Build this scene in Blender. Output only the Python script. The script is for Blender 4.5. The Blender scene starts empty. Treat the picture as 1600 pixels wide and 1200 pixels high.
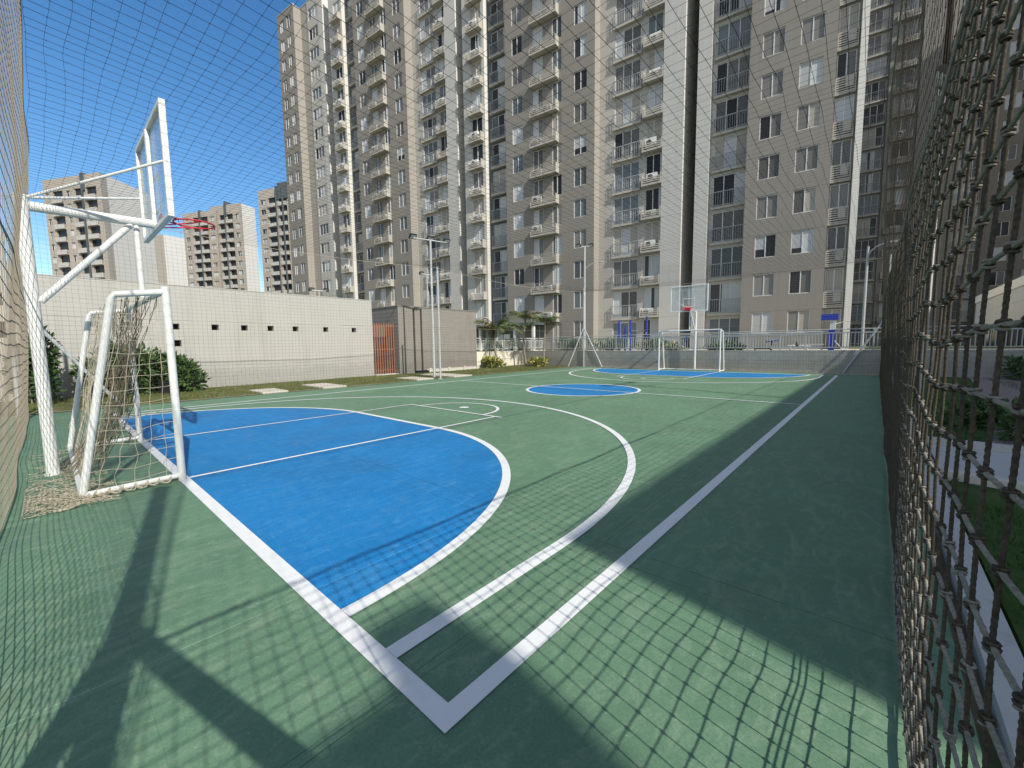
import bpy, bmesh, math, random
from mathutils import Vector, Matrix, noise
R = random.Random(7)
sc = bpy.context.scene
C = sc.collection
rad = math.radians

# ------------------------------------------------------------------ world, sun, camera
SUN_EL = rad(39.0)
SUN_H = Vector((0.981, -0.196, 0)).normalized()          # horizontal direction TO the sun
TO_SUN = SUN_H * math.cos(SUN_EL) + Vector((0, 0, math.sin(SUN_EL)))
w = bpy.data.worlds.new("World"); sc.world = w; w.use_nodes = True
nt = w.node_tree; nt.nodes.clear()
sky = nt.nodes.new('ShaderNodeTexSky'); sky.sky_type = 'NISHITA'; sky.sun_disc = False
sky.sun_elevation = SUN_EL; sky.sun_rotation = math.atan2(SUN_H.x, SUN_H.y)
sky.altitude = 0; sky.air_density = 1.0; sky.dust_density = 0.2; sky.ozone_density = 1.6
bg = nt.nodes.new('ShaderNodeBackground'); bg.inputs['Strength'].default_value = 0.145
wo = nt.nodes.new('ShaderNodeOutputWorld')
hs = nt.nodes.new('ShaderNodeHueSaturation'); hs.inputs['Saturation'].default_value = 1.3; hs.inputs['Value'].default_value = 1.15
nt.links.new(sky.outputs[0], hs.inputs['Color'])
# thin streaks of cirrus low over the horizon
tc = nt.nodes.new('ShaderNodeTexCoord'); mp = nt.nodes.new('ShaderNodeMapping'); mp.inputs['Scale'].default_value = (2.2, 2.2, 13)
ns = nt.nodes.new('ShaderNodeTexNoise'); ns.inputs['Scale'].default_value = 2.4; ns.inputs['Detail'].default_value = 8; ns.inputs['Roughness'].default_value = 0.62
rm = nt.nodes.new('ShaderNodeValToRGB'); rm.color_ramp.elements[0].position = 0.48; rm.color_ramp.elements[1].position = 0.75
sx = nt.nodes.new('ShaderNodeSeparateXYZ'); lo = nt.nodes.new('ShaderNodeMapRange')
lo.inputs['From Min'].default_value = 0.27; lo.inputs['From Max'].default_value = 0.12; lo.inputs['To Min'].default_value = 0.0; lo.inputs['To Max'].default_value = 0.4
mu = nt.nodes.new('ShaderNodeMath'); mu.operation = 'MULTIPLY'
mx = nt.nodes.new('ShaderNodeMix'); mx.data_type = 'RGBA'; mx.inputs['B'].default_value = (6.2, 6.5, 6.8, 1)
L = nt.links.new
L(tc.outputs['Generated'], mp.inputs[0]); L(mp.outputs[0], ns.inputs['Vector']); L(ns.outputs['Fac'], rm.inputs[0])
L(tc.outputs['Generated'], sx.inputs[0]); L(sx.outputs[2], lo.inputs['Value']); L(rm.outputs[0], mu.inputs[0]); L(lo.outputs[0], mu.inputs[1])
L(mu.outputs[0], mx.inputs['Factor']); L(hs.outputs[0], mx.inputs['A'])
# unseen bank of bright broken cloud, added behind the camera for neutral fill light
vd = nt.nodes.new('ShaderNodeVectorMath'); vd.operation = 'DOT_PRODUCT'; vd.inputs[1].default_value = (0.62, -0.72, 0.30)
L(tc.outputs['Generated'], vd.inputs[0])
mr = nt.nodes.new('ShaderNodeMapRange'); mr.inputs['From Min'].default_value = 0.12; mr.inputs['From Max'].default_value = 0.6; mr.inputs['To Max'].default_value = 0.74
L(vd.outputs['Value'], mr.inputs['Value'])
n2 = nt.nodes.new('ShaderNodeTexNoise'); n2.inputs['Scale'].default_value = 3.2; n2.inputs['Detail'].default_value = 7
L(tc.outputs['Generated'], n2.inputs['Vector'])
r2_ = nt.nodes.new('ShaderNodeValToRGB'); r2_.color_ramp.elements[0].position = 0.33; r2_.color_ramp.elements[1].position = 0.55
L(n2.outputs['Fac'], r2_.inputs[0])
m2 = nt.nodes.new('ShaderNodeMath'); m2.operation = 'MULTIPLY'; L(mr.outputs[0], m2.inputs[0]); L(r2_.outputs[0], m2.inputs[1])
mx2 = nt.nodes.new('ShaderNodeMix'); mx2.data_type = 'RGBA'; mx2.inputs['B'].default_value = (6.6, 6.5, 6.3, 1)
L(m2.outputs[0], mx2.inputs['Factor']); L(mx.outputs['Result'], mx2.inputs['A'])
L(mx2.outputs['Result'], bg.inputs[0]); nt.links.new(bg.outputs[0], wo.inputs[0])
sl = bpy.data.lights.new('sun', 'SUN'); sl.energy = 5.0; sl.angle = rad(0.53); sl.color = (1, 0.955, 0.88)
so = bpy.data.objects.new('sun', sl); C.objects.link(so)
so.rotation_euler = TO_SUN.to_track_quat('Z', 'Y').to_euler()
so.location = (30, -10, 40)

F_PX = 642.69
pit, rol, yaw = 0.0940, -0.0131, -0.7242
cam_loc = Vector((1.1823, -0.9146, 1.5095))
fw = Vector((math.sin(yaw) * math.cos(pit), math.cos(yaw) * math.cos(pit), -math.sin(pit)))
rt = Vector((math.cos(yaw), -math.sin(yaw), 0)); up = rt.cross(fw)
r2 = rt * math.cos(rol) + up * math.sin(rol); u2 = -rt * math.sin(rol) + up * math.cos(rol)
cd = bpy.data.cameras.new('camera'); cd.sensor_width = 36; cd.lens = F_PX / 1600 * 36
cd.clip_start = 0.02; cd.clip_end = 6000
cam = bpy.data.objects.new('camera', cd); C.objects.link(cam)
cam.matrix_world = Matrix(((r2.x, u2.x, -fw.x, cam_loc.x), (r2.y, u2.y, -fw.y, cam_loc.y), (r2.z, u2.z, -fw.z, cam_loc.z), (0, 0, 0, 1)))
sc.camera = cam
sc.view_settings.view_transform = 'Standard'; sc.view_settings.look = 'None'; sc.view_settings.exposure = 0
sc.cycles.max_bounces = 8

# ------------------------------------------------------------------ materials
class NT:
    def __init__(s, name):
        s.m = bpy.data.materials.new(name); s.m.use_nodes = True
        s.t = s.m.node_tree; s.t.nodes.clear()
        s.b = s.n('ShaderNodeBsdfPrincipled'); s.o = s.n('ShaderNodeOutputMaterial')
        s.l(s.b.outputs[0], s.o.inputs[0])
    def n(s, ty, **kw):
        x = s.t.nodes.new(ty)
        for k, v in kw.items(): setattr(x, k, v)
        return x
    def l(s, a, b): s.t.links.new(a, b)
    def coord(s, kind='Object', scale=None):
        tc = s.n('ShaderNodeTexCoord'); o = tc.outputs[kind]
        if scale:
            mp = s.n('ShaderNodeMapping'); mp.inputs['Scale'].default_value = scale
            s.l(o, mp.inputs[0]); o = mp.outputs[0]
        return o
    def noise(s, vec, scale, detail=4, rough=0.55, dist=0):
        x = s.n('ShaderNodeTexNoise'); s.l(vec, x.inputs['Vector'])
        x.inputs['Scale'].default_value = scale; x.inputs['Detail'].default_value = detail
        x.inputs['Roughness'].default_value = rough; x.inputs['Distortion'].default_value = dist
        return x.outputs['Fac']
    def ramp(s, fac, stops):
        x = s.n('ShaderNodeValToRGB'); s.l(fac, x.inputs[0]); e = x.color_ramp.elements
        while len(e) < len(stops): e.new(0.5)
        for i, (p, c) in enumerate(stops):
            e[i].position = p; e[i].color = (*c, 1) if not isinstance(c, (int, float)) else (c, c, c, 1)
        return x.outputs[0]
    def mix(s, fac, a, b, mode='MIX'):
        x = s.n('ShaderNodeMix', data_type='RGBA', blend_type=mode)
        for sock, v in ((x.inputs['Factor'], fac), (x.inputs['A'], a), (x.inputs['B'], b)):
            if isinstance(v, (int, float)): sock.default_value = v
            elif isinstance(v, tuple): sock.default_value = (*v, 1)
            else: s.l(v, sock)
        return x.outputs['Result']
    def math(s, op, a, b=None):
        x = s.n('ShaderNodeMath', operation=op)
        for i, v in enumerate((a, b)):
            if v is None: continue
            if isinstance(v, (int, float)): x.inputs[i].default_value = v
            else: s.l(v, x.inputs[i])
        return x.outputs[0]
    def col(s, v):
        if isinstance(v, tuple): s.b.inputs['Base Color'].default_value = (*v, 1)
        else: s.l(v, s.b.inputs['Base Color'])
    def set(s, rough=0.7, spec=0.3, metal=0):
        s.b.inputs['Roughness'].default_value = rough
        s.b.inputs['Specular IOR Level'].default_value = spec; s.b.inputs['Metallic'].default_value = metal
    def bump(s, h, strength=0.3, dist=0.01):
        x = s.n('ShaderNodeBump'); x.inputs['Strength'].default_value = strength; x.inputs['Distance'].default_value = dist
        s.l(h, x.inputs['Height']); s.l(x.outputs[0], s.b.inputs['Normal'])
def sc_(c, k): return tuple(min(1, v * k) for v in c)

def m_paint(name, c, rough=0.6, var=0.12, scale=6, spec=0.3, bump=0.15, dirt=0.0):
    t = NT(name); co = t.coord(); f = t.noise(co, scale, 6)
    base = t.mix(f, sc_(c, 1 - var), sc_(c, 1 + var))
    if dirt:
        g = t.ramp(t.noise(co, scale * 0.7 + 3, 7, 0.7), [(0.56, 0), (0.72, 1)])
        base = t.mix(t.math('MULTIPLY', g, dirt), base, sc_((0.24, 0.19, 0.13), 1))
    t.col(base); t.set(rough, spec); t.bump(t.noise(co, scale * 8, 3), bump, 0.004)
    return t.m

def m_facade(name, c, joint=0.35, var=0.05, streak=0.14, z0=1.1):
    """rendered wall with floor joints, rain streaks and soft blotches"""
    t = NT(name); co = t.coord()
    big = t.noise(co, 0.35, 5, 0.6)
    fine = t.noise(co, 3.5, 6, 0.7)
    st = t.noise(t.coord(scale=(2.2, 2.2, 0.12)), 1.6, 5, 0.65)
    base = t.mix(big, sc_(c, 1 - var), sc_(c, 1 + var))
    base = t.mix(t.math('MULTIPLY', fine, 0.25), base, sc_(c, 0.86))
    base = t.mix(t.ramp(st, [(0.5, 0), (0.75, streak * 1.6)]), base, sc_(c, 0.55))
    sx = t.n('ShaderNodeSeparateXYZ'); t.l(co, sx.inputs[0])
    fr = t.math('FRACT', t.math('DIVIDE', t.math('SUBTRACT', sx.outputs[2], z0 - 0.12 + 0.045), 2.45))
    ln = t.math('LESS_THAN', fr, 0.014)
    base = t.mix(t.math('MULTIPLY', ln, joint), base, sc_(c, 0.3))
    t.col(base); t.set(0.85, 0.2); t.bump(t.noise(co, 25, 4), 0.12, 0.01)
    return t.m

def m_glass(name, c, rough=0.12, curtain=None, spec=0.22, part=None):
    t = NT(name); co = t.coord()
    oi = t.n('ShaderNodeObjectInfo')
    base = t.mix(oi.outputs['Random'], sc_(c, 0.6), sc_(c, 1.5))
    if curtain:
        wv = t.n('ShaderNodeTexWave'); t.l(co, wv.inputs['Vector']); wv.bands_direction = 'X'
        wv.inputs['Scale'].default_value = 4.0; wv.inputs['Distortion'].default_value = 2.5; wv.inputs['Detail'].default_value = 2
        cu = t.mix(t.math('MULTIPLY', wv.outputs['Fac'], 0.5), curtain, sc_(curtain, 0.55))
        if part:
            sx = t.n('ShaderNodeSeparateXYZ'); t.l(co, sx.inputs[0])
            g = t.math('GREATER_THAN', t.math('ADD', sx.outputs[0 if part == 'x' else 2], t.math('MULTIPLY', t.math('SUBTRACT', oi.outputs['Random'], 0.5), 0.9)), 0.1)
            base = t.mix(g, base, cu)
        else: base = cu
    t.col(base); t.set(rough, spec); 
    t.b.inputs['Coat Weight'].default_value = 0.0
    t.bump(t.noise(co, 1.2, 2), 0.03, 0.05)
    return t.m

M = {}
M['taupe'] = m_facade('taupe_render', (0.262, 0.243, 0.210))
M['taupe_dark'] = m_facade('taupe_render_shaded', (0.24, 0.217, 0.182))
M['tan'] = m_facade('tan_render', (0.345, 0.32, 0.28))
M['beige'] = m_facade('beige_render', (0.445, 0.425, 0.382))
M['grey'] = m_facade('pale_grey_render', (0.51, 0.495, 0.455))
M['grey_dark'] = m_facade('grey_render_shaded', (0.27, 0.262, 0.235))  # darker copy of the pale grey, the far towers' shade put into its colour
M['white'] = m_facade('white_render', (0.70, 0.67, 0.60), joint=0.15, streak=0.06)
M['far_front'] = m_facade('far_tower_front', (0.43, 0.385, 0.325))
M['far_side'] = m_facade('far_tower_side', (0.62, 0.60, 0.555), joint=0.12)
M['slate'] = m_paint('slate_render', (0.09, 0.11, 0.12), 0.8)
M['roof'] = m_paint('roof_grey', (0.3, 0.29, 0.27), 0.9)
M['ledge'] = m_paint('ledge_concrete', (0.46, 0.43, 0.37), 0.85, 0.1, 3, 0.2, 0.1, 0.25)
M['rail'] = m_paint('grey_rail_paint', (0.36, 0.38, 0.39), 0.45, 0.05)
M['railw'] = m_paint('pale_rail_paint', (0.50, 0.51, 0.50), 0.45, 0.06)
M['alu'] = m_paint('window_aluminium', (0.66, 0.65, 0.62), 0.4, 0.05)
M['ac'] = m_paint('ac_casing', (0.72, 0.71, 0.67), 0.5, 0.06)
M['dark'] = m_paint('dark_void', (0.012, 0.013, 0.014), 0.8, 0.2)
M['g_dark'] = m_glass('glass_dark', (0.024, 0.025, 0.025))
M['g_mid'] = m_glass('glass_grey', (0.15, 0.147, 0.138))
M['g_blue'] = m_glass('glass_blue', (0.12, 0.142, 0.15))
M['g_cur'] = m_glass('glass_white_curtain', (0.03, 0.03, 0.03), curtain=(0.58, 0.60, 0.60))
M['g_warm'] = m_glass('glass_cream_curtain', (0.03, 0.03, 0.03), curtain=(0.42, 0.39, 0.33))
M['g_half'] = m_glass('glass_half_curtain', (0.03, 0.035, 0.038), curtain=(0.52, 0.54, 0.54), part='x')
M['g_blind'] = m_glass('glass_part_blind', (0.035, 0.04, 0.042), curtain=(0.45, 0.46, 0.45), part='z')
GL = ['g_dark', 'g_mid', 'g_mid', 'g_mid', 'g_blue', 'g_blue', 'g_cur', 'g_cur', 'g_half', 'g_half', 'g_warm', 'g_blind', 'g_blind']
def m_steel():
    t = NT('white_metal_paint'); co = t.coord()
    base = t.mix(t.noise(co, 3.0, 6), (0.70, 0.70, 0.66), (0.80, 0.80, 0.76))
    base = t.mix(t.ramp(t.noise(co, 7.0, 8, 0.75), [(0.52, 0), (0.70, 0.45)]), base, (0.46, 0.44, 0.38))
    base = t.mix(t.ramp(t.noise(co, 13.0, 9, 0.8), [(0.63, 0), (0.68, 0.85)]), base, (0.23, 0.105, 0.05))
    base = t.mix(t.ramp(t.noise(t.coord(scale=(9, 9, 1.1)), 2.2, 6, 0.7), [(0.58, 0), (0.74, 0.4)]), base, (0.36, 0.30, 0.22))
    t.col(base); t.set(0.45, 0.4); t.bump(t.noise(co, 30, 4), 0.15, 0.003)
    return t.m
M['white_paint'] = m_steel()
M['screen_paint'] = m_paint('white_metal_paint', (0.76, 0.76, 0.72), 0.42, 0.06, 5, 0.4, 0.1, 0.38)
M['galv'] = m_paint('galvanised_steel', (0.50, 0.52, 0.53), 0.45, 0.1, 4, 0.5)
M['red'] = m_paint('red_rim_paint', (0.62, 0.045, 0.05), 0.4, 0.1)
M['blue_metal'] = m_paint('blue_metal_paint', (0.02, 0.055, 0.42), 0.4, 0.1)
M['black'] = m_paint('black_plastic', (0.02, 0.02, 0.022), 0.5, 0.2)
M['terra'] = m_paint('terracotta_slat', (0.31, 0.135, 0.085), 0.6, 0.12)
M['stone'] = m_paint('pale_paving', (0.62, 0.57, 0.48), 0.85, 0.1, 3, 0.2, 0.3, 0.2)
M['kerb'] = m_paint('kerb_concrete', (0.50, 0.50, 0.48), 0.9, 0.12, 5, 0.2, 0.4, 0.2)
M['mulch'] = m_paint('path_paver', (0.26, 0.22, 0.21), 0.95, 0.3, 12, 0.1, 0.8)
M['garden_cream'] = m_paint('garden_wall_cream', (0.80, 0.74, 0.60), 0.85, 0.06, 1.2, 0.2, 0.2, 0.1)
M['pale_wall'] = m_paint('cream_wall', (0.62, 0.585, 0.50), 0.85, 0.06, 1.2, 0.2, 0.2, 0.12)

def m_block(name, c, bw, bh, mortar=0.75, var=0.08, size=0.012, axis='y'):
    t = NT(name); co = t.coord()
    sx = t.n('ShaderNodeSeparateXYZ'); t.l(co, sx.inputs[0]); cb = t.n('ShaderNodeCombineXYZ')
    t.l(sx.outputs[1 if axis == 'y' else 0], cb.inputs[0]); t.l(sx.outputs[2], cb.inputs[1])
    br = t.n('ShaderNodeTexBrick'); t.l(cb.outputs[0], br.inputs['Vector'])
    br.inputs['Color1'].default_value = (*sc_(c, 1 - var), 1); br.inputs['Color2'].default_value = (*sc_(c, 1 + var), 1)
    br.inputs['Mortar'].default_value = (*sc_(c, mortar), 1); br.inputs['Scale'].default_value = 1
    br.inputs['Mortar Size'].default_value = size; br.inputs['Brick Width'].default_value = bw; br.inputs['Row Height'].default_value = bh
    f = t.noise(co, 1.3, 6, 0.65); st = t.noise(t.coord(scale=(1.5, 1.5, 0.15)), 1.5, 5)
    base = t.mix(t.math('MULTIPLY', f, 0.35), br.outputs['Color'], sc_(c, 0.72))
    base = t.mix(t.ramp(st, [(0.52, 0), (0.8, 0.3)]), base, sc_(c, 0.55))
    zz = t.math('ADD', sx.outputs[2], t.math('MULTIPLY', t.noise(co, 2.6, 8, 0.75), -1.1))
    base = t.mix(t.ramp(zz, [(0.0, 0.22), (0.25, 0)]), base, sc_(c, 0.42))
    top = t.noise(t.coord(scale=(3.0, 3.0, 0.10)), 2.0, 5, 0.7)
    base = t.mix(t.ramp(top, [(0.56, 0), (0.72, 0.28)]), base, sc_(c, 0.5))
    t.col(base); t.set(0.88, 0.2); t.bump(t.mix(0.4, br.outputs['Fac'], t.noise(co, 40, 4)), 0.25, 0.01)
    return t.m
M['block_beige'] = m_block('beige_block_wall', (0.47, 0.455, 0.41), 3.6, 0.1, 0.93, 0.02, 0.006)
M['block_brown'] = m_block('brown_clad_wall', (0.285, 0.262, 0.23), 0.6, 0.1, 0.8, 0.05, 0.008)
M['block_grey'] = m_block('grey_block_wall', (0.43, 0.415, 0.37), 0.4, 0.2, 0.78, 0.06, 0.012, 'x')

def m_court(name, c, light, dirtc, k=1.0):
    t = NT(name); co = t.coord('Object')
    blot = t.noise(co, 0.7, 8, 0.62, 0.4); fine = t.noise(co, 9, 8, 0.7)
    swirl = t.noise(t.coord(scale=(2.2, 0.8, 1)), 3.2, 7, 0.68, 1.6)
    base = t.mix(t.ramp(blot, [(0.34, 0), (0.68, 1)]), sc_(c, 0.86), sc_(c, 1.12))
    base = t.mix(t.ramp(swirl, [(0.48, 0), (0.70, 0.62 * k)]), base, light)
    base = t.mix(t.ramp(fine, [(0.53, 0), (0.70, 0.5 * k)]), base, light)
    dirt = t.noise(co, 1.9, 9, 0.72, 0.8)
    base = t.mix(t.ramp(dirt, [(0.56, 0), (0.74, 0.42 * k)]), base, dirtc)
    # short scuffs, stretched noise in two directions
    for ang, thr in ((0.6, 0.715), (-0.5, 0.72)):
        mp = t.n('ShaderNodeMapping'); tc = t.n('ShaderNodeTexCoord'); t.l(tc.outputs['Object'], mp.inputs[0])
        mp.inputs['Rotation'].default_value = (0, 0, ang); mp.inputs['Scale'].default_value = (2.2, 22, 1)
        base = t.mix(t.ramp(t.noise(mp.outputs[0], 1.4, 4, 0.6), [(thr, 0), (thr + 0.05, 0.4)]), base, sc_(light, 1.25))
    # slab joints every 3.05 m, wobbling a little
    sx = t.n('ShaderNodeSeparateXYZ'); t.l(co, sx.inputs[0])
    wob = t.math('MULTIPLY', t.math('SUBTRACT', t.noise(co, 1.3, 4), 0.5), 0.06)
    for ax, off, per in ((1, 0.35, 3.05), (0, 1.0, 3.1)):
        fr = t.math('FRACT', t.math('DIVIDE', t.math('ADD', t.math('ADD', sx.outputs[ax], wob), off + 300), per))
        base = t.mix(t.math('MULTIPLY', t.math('LESS_THAN', fr, 0.0022), t.ramp(t.noise(co, 0.9, 3), [(0.4, 0.15), (0.6, 0.75)])), base, sc_(c, 0.35))
    # the joints and cracks one can pick out in the near corner
    w2 = t.math('MULTIPLY', t.math('SUBTRACT', t.noise(co, 1.1, 4, 0.6), 0.5), 0.022)
    for ax, pos, wd, tone, amt in ((0, -1.375, 0.0042, sc_(light, 1.5), 0.8), (0, -0.35, 0.0045, sc_(c, 0.3), 0.75), (1, 1.80, 0.005, sc_(c, 0.22), 0.9), (1, -0.735, 0.004, sc_(c, 0.55), 0.4), (0, -6.9, 0.005, sc_(light, 1.3), 0.5), (1, 5.9, 0.006, sc_(c, 0.5), 0.5), (1, 9.3, 0.006, sc_(c, 0.5), 0.5)):
        dd = t.math('ABSOLUTE', t.math('SUBTRACT', t.math('ADD', sx.outputs[ax], w2), pos))
        brk = t.ramp(t.noise(co, 2.3, 4, 0.7), [(0.36, 0.25), (0.5, amt)])
        base = t.mix(t.math('MULTIPLY', t.math('LESS_THAN', dd, wd * 0.5), brk), base, tone)
    # grit, worn pale flecks
    v2 = t.n('ShaderNodeTexVoronoi'); t.l(co, v2.inputs['Vector']); v2.inputs['Scale'].default_value = 26
    fl = t.math('MULTIPLY', t.math('LESS_THAN', v2.outputs['Distance'], 0.075), t.math('GREATER_THAN', t.noise(co, 4.0, 3), 0.52))
    base = t.mix(t.math('MULTIPLY', fl, 0.55), base, sc_(light, 1.7))
    grain = t.noise(co, 70, 4, 0.75)
    base = t.mix(t.ramp(grain, [(0.35, 0.42), (0.6, 0)]), base, sc_(c, 0.55))
    # dark rubber spots
    vo = t.n('ShaderNodeTexVoronoi'); t.l(co, vo.inputs['Vector']); vo.inputs['Scale'].default_value = 1.7
    base = t.mix(t.math('MULTIPLY', t.math('LESS_THAN', vo.outputs['Distance'], 0.012), 0.6), base, sc_(c, 0.3))
    t.col(base); t.set(0.62, 0.28)
    rr = t.ramp(blot, [(0.3, 0.52), (0.7, 0.74)]); t.l(rr, t.b.inputs['Roughness'])
    t.bump(t.mix(0.5, fine, t.noise(co, 120, 3)), 0.28, 0.004)
    return t.m
M['court_green'] = m_court('green_court_paint', (0.130, 0.242, 0.148), (0.255, 0.36, 0.235), (0.29, 0.30, 0.195))
M['court_blue'] = m_court('blue_court_paint', (0.012, 0.198, 0.475), (0.085, 0.31, 0.56), (0.12, 0.26, 0.42), 0.8)
def m_line():
    t = NT('white_line_paint'); co = t.coord()
    f = t.noise(co, 6, 8, 0.7); d = t.noise(co, 2.2, 9, 0.75, 0.6)
    base = t.mix(f, (0.70, 0.71, 0.70), (0.82, 0.82, 0.79))
    base = t.mix(t.ramp(d, [(0.55, 0), (0.75, 0.5)]), base, (0.50, 0.50, 0.45))
    sp = t.noise(co, 45, 5, 0.7)
    base = t.mix(t.ramp(sp, [(0.66, 0), (0.74, 0.45)]), base, (0.33, 0.35, 0.30))
    t.col(base); t.set(0.6, 0.3); t.bump(t.noise(co, 90, 4), 0.2, 0.004)
    return t.m
M['line'] = m_line()
def m_soil(name, a, b, c, s):
    t = NT(name); co = t.coord()
    base = t.ramp(t.noise(co, s, 8, 0.7), [(0.3, a), (0.5, b), (0.7, c)])
    t.col(base); t.set(0.95, 0.1); t.bump(t.noise(co, s * 6, 6, 0.7), 0.7, 0.04)
    return t.m
M['ground'] = m_soil('ground_soil', (0.12, 0.11, 0.075), (0.2, 0.17, 0.11), (0.10, 0.12, 0.06), 1.2)
M['turf'] = m_soil('turf_soil', (0.07, 0.10, 0.03), (0.13, 0.14, 0.05), (0.27, 0.21, 0.11), 1.6)
M['turf_green'] = m_soil('turf_green_soil', (0.035, 0.075, 0.02), (0.06, 0.11, 0.03), (0.10, 0.12, 0.05), 2.5)
def m_leaf(name, a, b, trans=0.25):
    t = NT(name); co = t.coord(); 
    t.col(t.mix(t.noise(co, 3.0, 4), a, b)); t.set(0.5, 0.35)
    t.b.inputs['Subsurface Weight'].default_value = 0
    return t.m
M['leaf'] = m_leaf('leaf_green', (0.022, 0.06, 0.014), (0.075, 0.14, 0.035))
M['leaf2'] = m_leaf('leaf_light', (0.06, 0.12, 0.03), (0.13, 0.2, 0.06))
M['leafy'] = m_leaf('leaf_yellow', (0.30, 0.28, 0.06), (0.58, 0.52, 0.16))
M['palm'] = m_leaf('palm_green', (0.055, 0.095, 0.03), (0.17, 0.21, 0.07))
M['palmd'] = m_leaf('palm_dry', (0.17, 0.13, 0.07), (0.24, 0.19, 0.10))
M['blade'] = m_leaf('grass_blade', (0.06, 0.10, 0.022), (0.19, 0.19, 0.065))
M['bladeg'] = m_leaf('grass_blade_green', (0.03, 0.08, 0.015), (0.07, 0.13, 0.03))
M['bark'] = m_paint('palm_bark', (0.30, 0.26, 0.21), 0.9, 0.3, 9, 0.1, 0.6)
def m_rope(name, a, b, s=160):
    t = NT(name); co = t.coord()
    f = t.noise(co, 3.5, 6, 0.6); g = t.noise(co, s, 4, 0.7)
    base = t.mix(f, a, b); base = t.mix(t.ramp(g, [(0.35, 0.65), (0.7, 0)]), base, sc_(a, 0.35))
    t.col(base); t.set(0.9, 0.15); t.bump(g, 0.8, 0.002)
    return t.m
M['rope_dark'] = m_rope('rope_dark', (0.055, 0.046, 0.034), (0.19, 0.158, 0.112))
M['rope_pale'] = m_rope('rope_pale', (0.235, 0.21, 0.165), (0.49, 0.45, 0.365))
M['twine'] = m_paint('net_twine', (0.34, 0.275, 0.19), 0.9, 0.25, 2.0, 0.1, 0)
M['twine_tan'] = m_paint('net_twine_tan', (0.35, 0.30, 0.23), 0.9, 0.25, 2.0, 0.1, 0)
M['twine_roof'] = m_paint('net_twine_dark', (0.085, 0.08, 0.075), 0.9, 0.2, 2.0, 0.1, 0)
M['goal_net'] = m_paint('goal_net_twine', (0.52, 0.46, 0.34), 0.9, 0.25, 5.0, 0.1, 0)
M['goal_net_dark'] = m_paint('goal_net_weathered', (0.24, 0.20, 0.14), 0.9, 0.3, 5.0, 0.1, 0)
def m_acryl():
    t = NT('acrylic_board'); t.col((0.80, 0.84, 0.84)); t.set(0.12, 0.5)
    tr = t.n('ShaderNodeBsdfTransparent'); tr.inputs[0].default_value = (0.86, 0.88, 0.88, 1); mx = t.n('ShaderNodeMixShader')
    f = t.noise(t.coord(), 5, 6, 0.65); fac = t.ramp(f, [(0.3, 0.16), (0.8, 0.34)])
    t.l(fac, mx.inputs[0]); t.l(tr.outputs[0], mx.inputs[1]); t.l(t.b.outputs[0], mx.inputs[2]); t.l(mx.outputs[0], t.o.inputs[0])
    return t.m
M['acryl'] = m_acryl()

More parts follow.
